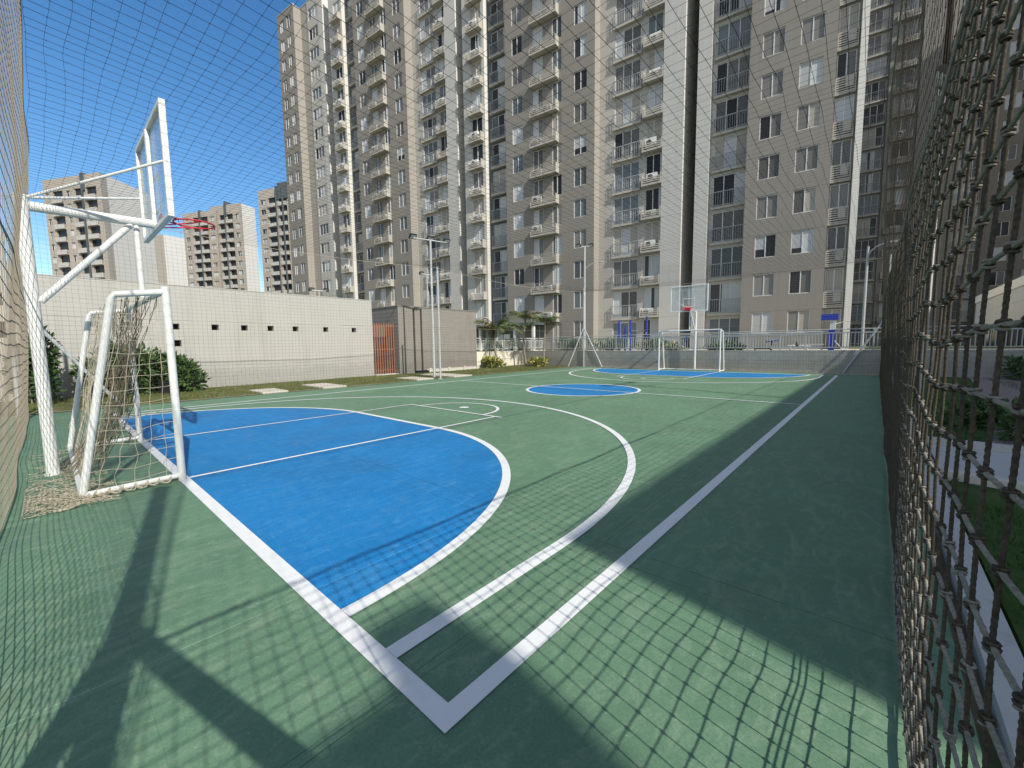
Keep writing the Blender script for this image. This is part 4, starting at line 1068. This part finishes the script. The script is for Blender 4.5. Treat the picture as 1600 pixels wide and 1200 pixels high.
railing('white picket railing on the cream wall behind the palms', 0, 8.3, 0, 0, 0.68, M['white_paint'], n_post=5, loc=(-19.02, 17.6, 1.20), rz=math.pi / 2)
railing('sloping upper ramp handrail in front of the ground floor windows', -10.2, -1.0, 26.2, 1.05, 0.85, M['railw'], n_post=5)

# ------------------------------------------------------------------ vegetation
def leaf_cloud(n, rx, ry, rz, size, seed, lift=0.0, mats=2, spiky=0.0):
    rr = random.Random(seed); mb = MB()
    lumps = [(Vector((rr.uniform(-1, 1) * rx * 0.75, rr.uniform(-1, 1) * ry * 0.75, rr.uniform(0.15, 0.85) * 2 * rz)), rr.uniform(0.3, 0.55)) for _ in range(14)]
    for _ in range(n):
        c_, k = rr.choice(lumps)
        d = Vector((rr.gauss(0, 1), rr.gauss(0, 1), rr.gauss(0, 1))); d.normalize(); d *= rr.random() ** 0.4 * k
        p = c_ + Vector((d.x * rx, d.y * ry, d.z * rz * 1.2)); p.z = max(0.03, p.z) + lift
        ax = (d.normalized() + Vector((rr.uniform(-.7, .7), rr.uniform(-.7, .7), rr.uniform(-.3, .9) + spiky))).normalized()
        sd = ax.orthogonal().normalized(); sd = (Matrix.Rotation(rr.uniform(0, 6.28), 3, ax) @ sd)
        L = size * rr.uniform(0.6, 1.35); W = L * 0.22
        nn = ax.cross(sd) * L * 0.08
        i = len(mb.v); mb.v += [tuple(p), tuple(p + ax * L * 0.45 + sd * W + nn), tuple(p + ax * L), tuple(p + ax * L * 0.45 - sd * W + nn)]
        mb.f.append((i, i + 1, i + 2, i + 3)); mb.mi.append(rr.randrange(mats))
    return mb
def shrub(name, label, cat, loc, rx, ry, rz, n, size, mats, seed, group=None, spiky=0.0, stems=5):
    o = thing(name, label, cat, loc, 0, group)
    leaf_cloud(n, rx, ry, rz, size, seed, 0.05, len(mats), spiky).build('foliage', [M[k] for k in mats], o)
    rr = random.Random(seed); mb = MB()
    for k in range(stems):
        mb.tube([(rr.uniform(-.3, .3) * rx, rr.uniform(-.3, .3) * ry, -0.05), (rr.uniform(-.6, .6) * rx, rr.uniform(-.6, .6) * ry, rz * 1.2)], [0.018, 0.007], 5)
    mb.build('stem', M['bark'], o)
    return o
SH = 'leafy shrubs against the cream wall'
shrub('shrub', 'broad leafy shrub against the cream wall, seen through the goal net', 'shrub', (-17.5, 0.55, 0), 0.55, 0.85, 0.78, 2600, 0.20, ['leaf', 'leaf', 'leaf2'], 11, SH)
shrub('shrub', 'leafy shrub right of the near goal post, casting shadow on the wall', 'shrub', (-17.45, 2.1, 0), 0.5, 0.75, 0.72, 2200, 0.20, ['leaf', 'leaf2', 'leaf'], 12, SH)
shrub('shrub', 'dark tall shrub at the end of the cream wall behind the hoop pole', 'shrub', (-17.0, -1.15, 0), 0.6, 0.5, 0.95, 2600, 0.16, ['leaf'], 13, SH)
for k, (x, y, lb) in enumerate(((-17.5, 0.2, 'dark planter pot under the broad shrub by the goal'), (-17.3, 1.75, 'dark planter pot under the shrub right of the goal'))):
    o = MB(); o.tube([(0, 0, 0), (0, 0, 0.38)], [0.17, 0.22], 14); o.tube([(0, 0, 0.38), (0, 0, 0.41)], 0.235, 14)
    q = o.build('planter_pot', M['black']); q.location = (x + 0.15, y, 0.0); tag(q, lb, 'pot')
shrub('yellow_shrub', 'bright yellow-green shrub under the leftmost palm', 'shrub', (-18.2, 19.1, 0.0), 0.65, 0.5, 0.25, 380, 0.30, ['leafy', 'leafy', 'leaf2'], 21, 'yellow shrubs by the palms', 0.5)
shrub('yellow_shrub', 'bright yellow-green shrub under the rightmost palm', 'shrub', (-16.5, 21.8, 0.0), 0.7, 0.45, 0.22, 420, 0.26, ['leafy', 'leafy', 'leaf2'], 22, 'yellow shrubs by the palms', 0.5)

def palm(label, x, y, h, seed, n=13, L=1.75):
    o = thing('palm_tree', label, 'palm tree', (x, y, 0), 0, 'young palms by the cream garden wall')
    rr = random.Random(seed); mb = MB()
    pts = [Vector((0.08 * math.sin(k * 0.5 + seed), 0.05 * math.cos(k * 0.4), h * k / 12)) for k in range(13)]
    mb.tube(pts, [0.075 - 0.002 * k + 0.006 * (k % 2) for k in range(13)], 9); mb.build('trunk', M['bark'], o, True)
    top = pts[-1]; fr = MB()
    for k in range(n):
        a = 2 * math.pi * k / n + rr.uniform(-.2, .2); el = rr.uniform(0.55, 1.45); ll = L * rr.uniform(0.75, 1.1)
        d = Vector((math.cos(a), math.sin(a), 0)); mid = top + d * ll * 0.55 * math.cos(el * 0.6) + Vector((0, 0, ll * 0.5 * math.sin(el))); end = top + d * ll * 0.95 + Vector((0, 0, ll * (1.0 * math.sin(el) - 0.66)))
        sp = qb(top, mid, end, 16); mi_ = 1 if rr.random() < 0.16 else 0
        fr.tube(sp, [0.014 - 0.0007 * i for i in range(17)], 4, mi_, False)
        for i in range(2, 17):
            p = sp[i]; t = (sp[i] - sp[i - 1]).normalized(); sd = t.cross(Vector((0, 0, 1))).normalized(); wl = 0.36 * math.sin(math.pi * (i / 17) ** 0.75) + 0.08
            for q in range(2):
                for sgn in (-1, 1):
                    pp = p - t * 0.05 * q
                    e = pp + sd * sgn * wl * rr.uniform(0.8, 1.1) + t * wl * 0.55 - Vector((0, 0, wl * rr.uniform(0.1, 0.75)))
                    fr.tri(pp - t * 0.026, pp + t * 0.026, e, mi_)
    fr.build('crown', [M['palm'], M['palmd']], o)
    cs = MB(); cs.tube([top - Vector((0, 0, 0.5)), top + Vector((0, 0, 0.12))], [0.075, 0.045], 8); cs.build('crownshaft', M['leaf2'], o)
    return o
palm('leftmost young palm, dark drooping crown next to the brown block', -18.2, 19.4, 2.55, 1, 17, 2.1)
palm('middle young palm, its tall thin trunk in front of the cream wall', -17.7, 21.86, 3.35, 2, 14, 1.7)
palm('rightmost young palm, nearest the braced corner post', -16.3, 22.35, 3.05, 3, 13, 1.6)

def grass(name, polys, n, h, seed, mat, label_kind='stuff', zb=0.03):
    """blades spread over rectangles (x0, x1, y0, y1)"""
    rr = random.Random(seed); mb = MB(); tot = sum((b - a) * (d - c_) for a, b, c_, d in polys)
    for a, b, c_, d in polys:
        for _ in range(int(n * (b - a) * (d - c_) / tot)):
            x, y = rr.uniform(a, b), rr.uniform(c_, d)
            if nz(x * 0.9, y * 0.9, seed) < -0.18: continue
            t = rr.uniform(0, 6.28); hh = h * rr.uniform(0.4, 1.2); wv = 0.006 + 0.004 * rr.random(); lx, ly = rr.uniform(-.5, .5) * hh, rr.uniform(-.5, .5) * hh
            mb.tri((x - wv * math.cos(t), y - wv * math.sin(t), zb), (x + wv * math.cos(t), y + wv * math.sin(t), zb), (x + lx, y + ly, zb + hh))
    o = mb.build(name, M[mat]); o['kind'] = 'stuff'; return o
g = MB()
for i in range(8):
    for j in range(50):
        x0, x1 = -18.28 + 4.33 * i / 8, -18.28 + 4.33 * (i + 1) / 8; y0, y1 = -8 + 31 * j / 50, -8 + 31 * (j + 1) / 50
        zf = lambda x, y: 0.015 + 0.03 * nz(x * 0.8, y * 0.8, 5) * (1 if x < -14 else 0)
        g.quad((x0, y0, zf(x0, y0)), (x1, y0, zf(x1, y0)), (x1, y1, zf(x1, y1)), (x0, y1, zf(x0, y1)))
struct(g.build('verge', M['turf']))
g = MB(); g.box(-40, -18.32, 10.5, 17.5, -0.2, 0.0); g.box(-18.88, -18.32, 17.52, 23.1, -0.2, 0.0); struct(g.build('side_ground', M['turf']))
grass('verge_grass', [(-18.2, -13.97, -3, 23), (-18.85, -18.3, 17.6, 23)], 42000, 0.085, 31, 'blade', zb=0.0)
SL = ['pale paving slab set in the grass, the nearest to the camera', 'pale paving slab in the grass, second along the cream wall', 'pale paving slab in the grass before the brown block', 'pale paving slab at the foot of the floodlight mast']
for (x0, x1, y0, y1), lb in zip(((-15.3, -13.96, 3.75, 4.55), (-15.9, -13.96, 5.75, 6.65), (-15.6, -13.96, 9.9, 10.8), (-16.6, -13.96, 12.0, 13.2)), SL):
    s = MB(); s.box(x0, x1, y0, y1, -0.05, 0.062); o = bevel(s.build('paving_slab', M['stone']), 0.01); tag(o, lb, 'paving slab', 'paving slabs set in the grass')

# right side, outside the rope net
def poly(name, pts, z, mat, th=0.25):
    mb = MB(); n = len(pts); i = 0
    mb.v = [(x, y, z) for x, y in pts] + [(x, y, z - th) for x, y in pts]
    mb.f = [tuple(range(n)), tuple(reversed(range(n, 2 * n)))] + [(k, n + k, n + (k + 1) % n, (k + 1) % n) for k in range(n)]; mb.mi = [0] * len(mb.f)
    return mb.build(name, M[mat])
struct(poly('side_verge', [(1.80, -4), (7, -4), (7, 60), (1.80, 60)], 0.0, 'turf_green'))
struct(poly('kerb', [(1.62, -3), (1.76, -3), (1.79, 24), (1.65, 24)], 0.045, 'kerb'))
struct(poly('walkway', [(1.80, 5.62), (6.5, 4.2), (6.5, 6.9), (1.80, 7.3)], 0.03, 'kerb'))
struct(poly('walkway_kerb', [(1.80, 5.47), (6.5, 4.05), (6.5, 4.19), (1.80, 5.61)], 0.085, 'pale_wall'))
struct(poly('walkway_edge', [(1.80, 7.31), (6.5, 6.91), (6.5, 7.05), (1.80, 7.45)], 0.12, 'kerb'))
struct(poly('footpath', [(2.45, 7.6), (4.4, 7.5), (4.6, 15.5), (5.6, 22), (5.9, 60), (4.6, 60), (3.9, 22), (3.1, 13)], 0.02, 'mulch'))
g2 = grass('lawn_grass', [(1.80, 3.6, -1.2, 5.4), (1.80, 3.3, 7.4, 14), (4.3, 6.7, 9, 40)], 38000, 0.07, 37, 'bladeg', zb=-0.005)
shrub('low_shrub', 'low dark shrub on the grass beyond the rope net, beside the path', 'shrub', (2.55, 9.7, 0), 0.35, 0.5, 0.2, 500, 0.16, ['leaf', 'leaf2'], 41, 'shrubs beyond the rope net')
shrub('low_shrub', 'dark shrub at the foot of the glazed building on the right', 'shrub', (5.3, 23.5, 0), 0.45, 2.2, 0.42, 1300, 0.2, ['leaf', 'leaf'], 42, 'shrubs beyond the rope net')
shrub('low_shrub', 'small leafy plant by the walkway outside the rope net', 'shrub', (3.0, 8.3, 0), 0.3, 0.35, 0.22, 400, 0.18, ['leaf', 'leaf2'], 43, 'shrubs beyond the rope net')
# pavilion with glazed base, and the clubhouse whose shadow lies over the court
o = thing('glazed_pavilion', 'low grey pavilion with white roof edge and dark glass base, far right', 'building', (6.75, 31.2, 0))
mb = MB(); mb.box(0, 9, 0, 15.5, 2.45, 4.25); mb.box(0.5, 9, 0.2, 15.3, 0, 2.449, 1); mb.build('wall', [M['grey'], M['g_dark']], o)
mb = MB(); mb.box(-0.06, 9.06, -0.06, 15.56, 4.251, 4.75); mb.build('roof', M['white'], o)
for k in range(7):
    mb = MB(); y = 0.2 + 15.0 * k / 6; mb.box(0.44, 0.499, y - 0.04, y + 0.04, 0, 2.448); mb.build('mullion', M['slate'], o)
o = thing('clubhouse', 'flat-roofed clubhouse beside the court, seen only by the shadow it throws', 'building', (12.0, 0, 0))
HC = 10.41
mb = MB(); mb.box(0, 12, -0.86, 40.0, 0, HC); mb.box(1.2, 12, -2.02, -0.862, 0, 5.2); mb.box(0, 0.7, -2.48, -2.05, 0, HC + 0.16); mb.box(0, 12, -12.0, -2.49, 0, HC - 0.2); mb.build('wall', M['grey'], o)
mb = MB(); mb.box(0.05, 12, -0.84, 40.0, HC + 0.001, HC + 0.03); mb.build('roof', M['roof'], o)
for k in range(11):
    for z in (1.0, 4.2, 7.4):
        y = 1 + 3.4 * k; mb = MB(); mb.quad((-0.004, y + 1.6, z), (-0.004, y, z), (-0.004, y, z + 1.4), (-0.004, y + 1.6, z + 1.4)); mb.build('window', M['g_blue'], o)

# ------------------------------------------------------------------ lamps
def floodlight(mb, c, d, s=1.0):
    """a flat flood lamp: box body with glass face, looking along d"""
def mast(label, x, y, z0, h, nl, axis, r=0.055, arm=None, name='floodlight_mast', group='floodlight masts round the court'):
    o = thing(name, label, 'floodlight', (x, y, z0), 0, group)
    mb = MB(); mb.tube([(0, 0, 0), (0, 0, h)], [r * 1.15, r * 0.8], 12); mb.box(-0.13, 0.13, -0.13, 0.13, -0.01, 0.02); mb.build('pole', M['railw'], o)
    a = Vector(axis).normalized(); half_ = 0.42 * (nl - 1) / 1 if nl > 1 else 0.2
    mb = MB(); mb.tube([a * -half_ + Vector((0, 0, h)), a * half_ + Vector((0, 0, h))], 0.03, 8); mb.build('crossarm', M['galv'], o)
    nrm = Vector((0.9, -0.1, 0)) if x < -8 else Vector((-0.9, 0, 0))
    if z0 > 0.5: nrm = Vector((0, -1, 0))
    for k in range(nl):
        c_ = a * (-half_ + 2 * half_ * (k / (nl - 1) if nl > 1 else 0.5)) + Vector((0, 0, h + 0.06))
        mb = MB(); mb.box(-0.16, 0.16, -0.03, 0.05, -0.12, 0.12, 0); mb.box(-0.13, 0.13, -0.036, -0.031, -0.095, 0.095, 1)
        for q in range(6): mb.box(-0.15 + 0.055 * q, -0.14 + 0.055 * q, 0.051, 0.09, -0.11, 0.11, 0)
        f = mb.build('lamp_head', [M['black'], M['alu']], o); f.location = c_
        f.rotation_euler = (nrm + Vector((0, 0, -1.1))).to_track_quat('-Y', 'Z').to_euler()
    if arm:
        ax, ay, az0, az1 = arm
        mb = MB(); mb.tube(qb((0, 0, az0), (ax * 0.3, ay * 0.3, az1), (ax, ay, az1), 10), 0.022, 8)
        mb.build('lamp_arm', M['railw'], o)
        mb = MB(); mb.blob((ax * 1.12, ay * 1.12, az1), 0.14, 0, (1.3 if abs(ax) > abs(ay) else 0.6, 0.6, 0.3)); mb.build('arm_lamp', M['alu'], o)
    return o
mast('tall floodlight mast with three lamp heads by the brown block', -14.75, 11.45, 0, 6.45, 3, (0.25, 1, 0))
mast('floodlight mast outside the rope net, glimpsed through it at upper right', 1.95, 11.7, 0, 6.5, 3, (0.1, 1, 0))
mast('pale terrace mast with two dark lamps and a side arm, behind the braced corner post', -14.2, 24.2, 1.0, 7.2, 2, (0.8, 0.6, 0), 0.075, (0.95, 0.3, 5.6, 6.05))
def street_lamp(label, x, y, z0, h, ax, ay):
    o = thing('street_lamp', label, 'street lamp', (x, y, z0), 0, 'street lamps beyond the court')
    mb = MB(); mb.tube([(0, 0, 0), (0, 0, h)], [0.07, 0.05], 10); mb.build('pole', M['railw'], o)
    mb = MB(); mb.tube(qb((0, 0, h - 0.5), (ax * 0.15, ay * 0.15, h), (ax, ay, h + 0.05), 10), 0.03, 8); mb.build('lamp_arm', M['railw'], o)
    mb = MB(); mb.box(-0.22, 0.22, -0.1, 0.1, -0.05, 0.03); f = mb.build('lamp_head', M['alu'], o); f.location = (ax * 1.2, ay * 1.2, h + 0.05)
    return o
street_lamp('slim street lamp with curved arm left of the far right tower corner', 0.62, 26.5, 1.0, 5.15, 0.8, -0.2)
mast('small double lamp on a pole behind the cream wall, below the leftmost tower', -25.5, 10.9, 0, 5.1, 2, (0.3, 1, 0), 0.04, None)
mast('small lamp on a pole behind the brown block, left of the tall floodlight mast', -24.5, 18.6, 0, 6.9, 2, (0.3, 1, 0), 0.04, None)

# ------------------------------------------------------------------ outdoor gym and canopy on the terrace
o = thing('pull_up_station', 'blue pull-up station with tall posts on the terrace', 'gym equipment', (-10.6, 24.3, 1.02))
for x, h, y in ((-1.0, 1.95, 0), (-0.82, 1.6, 0.5), (-0.26, 2.0, 0.1), (0.87, 2.15, 0)):
    mb = MB(); mb.tube([(x, y, 0), (x, y, h)], 0.065, 12); mb.tube([(x, y, h), (x, y, h + 0.03)], 0.072, 12); mb.build('post', M['blue_metal'], o)
mb = MB(); mb.tube([(-1.0, 0, 1.85), (-0.26, 0.1, 1.85)], 0.02, 8); mb.tube([(-0.26, 0.1, 1.3), (0.87, 0, 1.3)], 0.02, 8); mb.build('bar', M['galv'], o)
for x in (0.87, -0.26): mb = MB(); mb.tube([(x, -0.07, 1.15), (x, -0.08, 1.15)], 0.045, 10); mb.build('label_disc', M['alu'], o)
o = thing('cross_trainer', 'blue and white outdoor cross trainer by the right end of the terrace railing', 'gym equipment', (-0.45, 24.3, 1.02))
mb = MB(); mb.box(-0.14, 0.10, -0.08, 0.08, 0, 1.05); mb.build('column', M['blue_metal'], o)
mb = MB(); mb.box(-0.10, 0.12, -0.09, 0.09, 1.051, 1.5); mb.build('console', M['white_paint'], o)
mb = MB(); mb.box(-0.45, 0.20, -0.14, 0.14, 1.501, 1.78); mb.build('head_panel', M['blue_metal'], o)
mb = MB(); mb.tube([(0.12, 0, 1.3), (0.4, 0.05, 1.4), (0.5, 0, 1.32)], 0.02, 8); mb.tube([(0.1, 0.1, 0.5), (0.42, 0.1, 0.05)], 0.022, 8); mb.build('handle', M['white_paint'], o)
mb = MB(); mb.box(-1.6, -0.3, -0.05, 0.05, 0.30, 0.36); mb.tube([(-1.4, 0, 0.3), (-1.5, 0, 0)], 0.025, 6); mb.tube([(-0.4, 0, 0.3), (-0.35, 0, 0)], 0.025, 6); mb.build('bench_bar', M['white_paint'], o)
o = thing('gym_rower', 'low dark rowing bench with blue handles on the terrace edge', 'gym equipment', (-2.9, 24.0, 1.02))
mb = MB(); mb.box(-0.75, -0.05, -0.12, 0.12, 0.1, 0.16); mb.tube([(-0.75, 0, 0.12), (-0.75, 0, 0)], 0.03, 8); mb.tube([(-0.1, 0, 0.1), (0.0, 0, 0.35), (0.02, 0, 0.55)], 0.03, 8); mb.tube([(0, 0, 0), (0, 0, 0.12)], 0.05, 8); mb.build('seat_beam', M['black'], o)
mb = MB(); mb.tube([(-0.2, 0, 0.5), (0.25, 0, 0.55)], 0.025, 8); mb.blob((-0.2, 0, 0.5), 0.06); mb.blob((0.25, 0, 0.55), 0.06); mb.build('handle', M['blue_metal'], o)
o = thing('gym_bench', 'low white and black sit-up bench beside the terrace railing', 'gym equipment', (-1.75, 24.0, 1.02))
mb = MB(); mb.tube([(-0.45, 0, 0.28), (0.5, 0, 0.24)], 0.035, 8); mb.tube([(-0.35, 0, 0), (-0.3, 0, 0.28)], 0.03, 8); mb.tube([(0.4, 0, 0), (0.35, 0, 0.25)], 0.03, 8); mb.build('frame', M['white_paint'], o)
mb = MB(); mb.tube([(0, -0.2, 0.3), (0, 0.2, 0.3)], 0.05, 8); mb.tube([(-0.1, 0, 0.3), (-0.05, 0, 0.45)], 0.03, 8); mb.build('roller', M['black'], o)
o = thing('gym_stepper', 'small blue and white stepper behind the far goal', 'gym equipment', (-7.5, 24.3, 1.02))
mb = MB(); mb.tube([(0, 0, 0), (0.05, 0, 0.25), (0.25, 0, 0.9)], 0.035, 8); mb.build('column', M['blue_metal'], o)
mb = MB(); mb.box(-0.45, 0.45, -0.1, 0.1, 0.08, 0.13); mb.blob((0.0, 0, 0.25), 0.1); mb.build('pedal', M['white_paint'], o)

o = thing('canopy', 'dark flat canopy on white posts behind the palms', 'canopy', (-25.2, 27.8, 1.02))
mb = MB(); mb.box(-4.6, 4.6, -1.2, 1.6, 2.2, 2.42); bevel(mb.build('roof', M['slate'], o), 0.02)
for x in (-4.3, -2.2, 0.0, 2.2, 4.3):
    mb = MB(); mb.box(x - 0.11, x + 0.11, -1.0, -0.78, 0, 2.199); mb.build('post', M['white_paint'], o)
mb = MB(); mb.box(-4.5, 4.5, 1.3, 1.5, 0, 1.1); mb.build('back_wall', M['taupe_dark'], o)
o = thing('white_screen', 'white panel screen standing under the dark canopy', 'screen', (-24.3, 27.3, 1.02))
mb = MB(); mb.box(-1.3, -0.5, -0.03, 0.03, 0.15, 1.5); mb.box(-0.4, 0.35, -0.03, 0.03, 0.15, 1.5); mb.box(-1.35, 0.4, -0.05, 0.05, 0, 0.149); mb.build('panel', M['white_paint'], o)
HG = 'planting along the terrace railing'
for k, (x, rx, rz, sd) in enumerate(((-9.1, 1.6, 0.28, 51), (-12.4, 1.1, 0.40, 52), (-15.4, 0.9, 0.42, 53), (-5.2, 1.0, 0.2, 54), (-21.5, 1.8, 0.45, 55))):
    lb = ['low planting below the pull-up posts', 'leafy planting behind the braced corner post', 'leafy planting at the end of the white railing', 'sparse low planting right of the far hoop pole', 'planting behind the white railing and palms'][k]
    shrub('terrace_plant', lb, 'plant', (x, 24.0 + 0.2 * (k % 2), 1.0), rx, 0.4, rz, 700, 0.2, ['leaf', 'leaf2', 'leafy'] if k == 0 else ['leaf', 'leaf2'], sd, HG, 0.3)
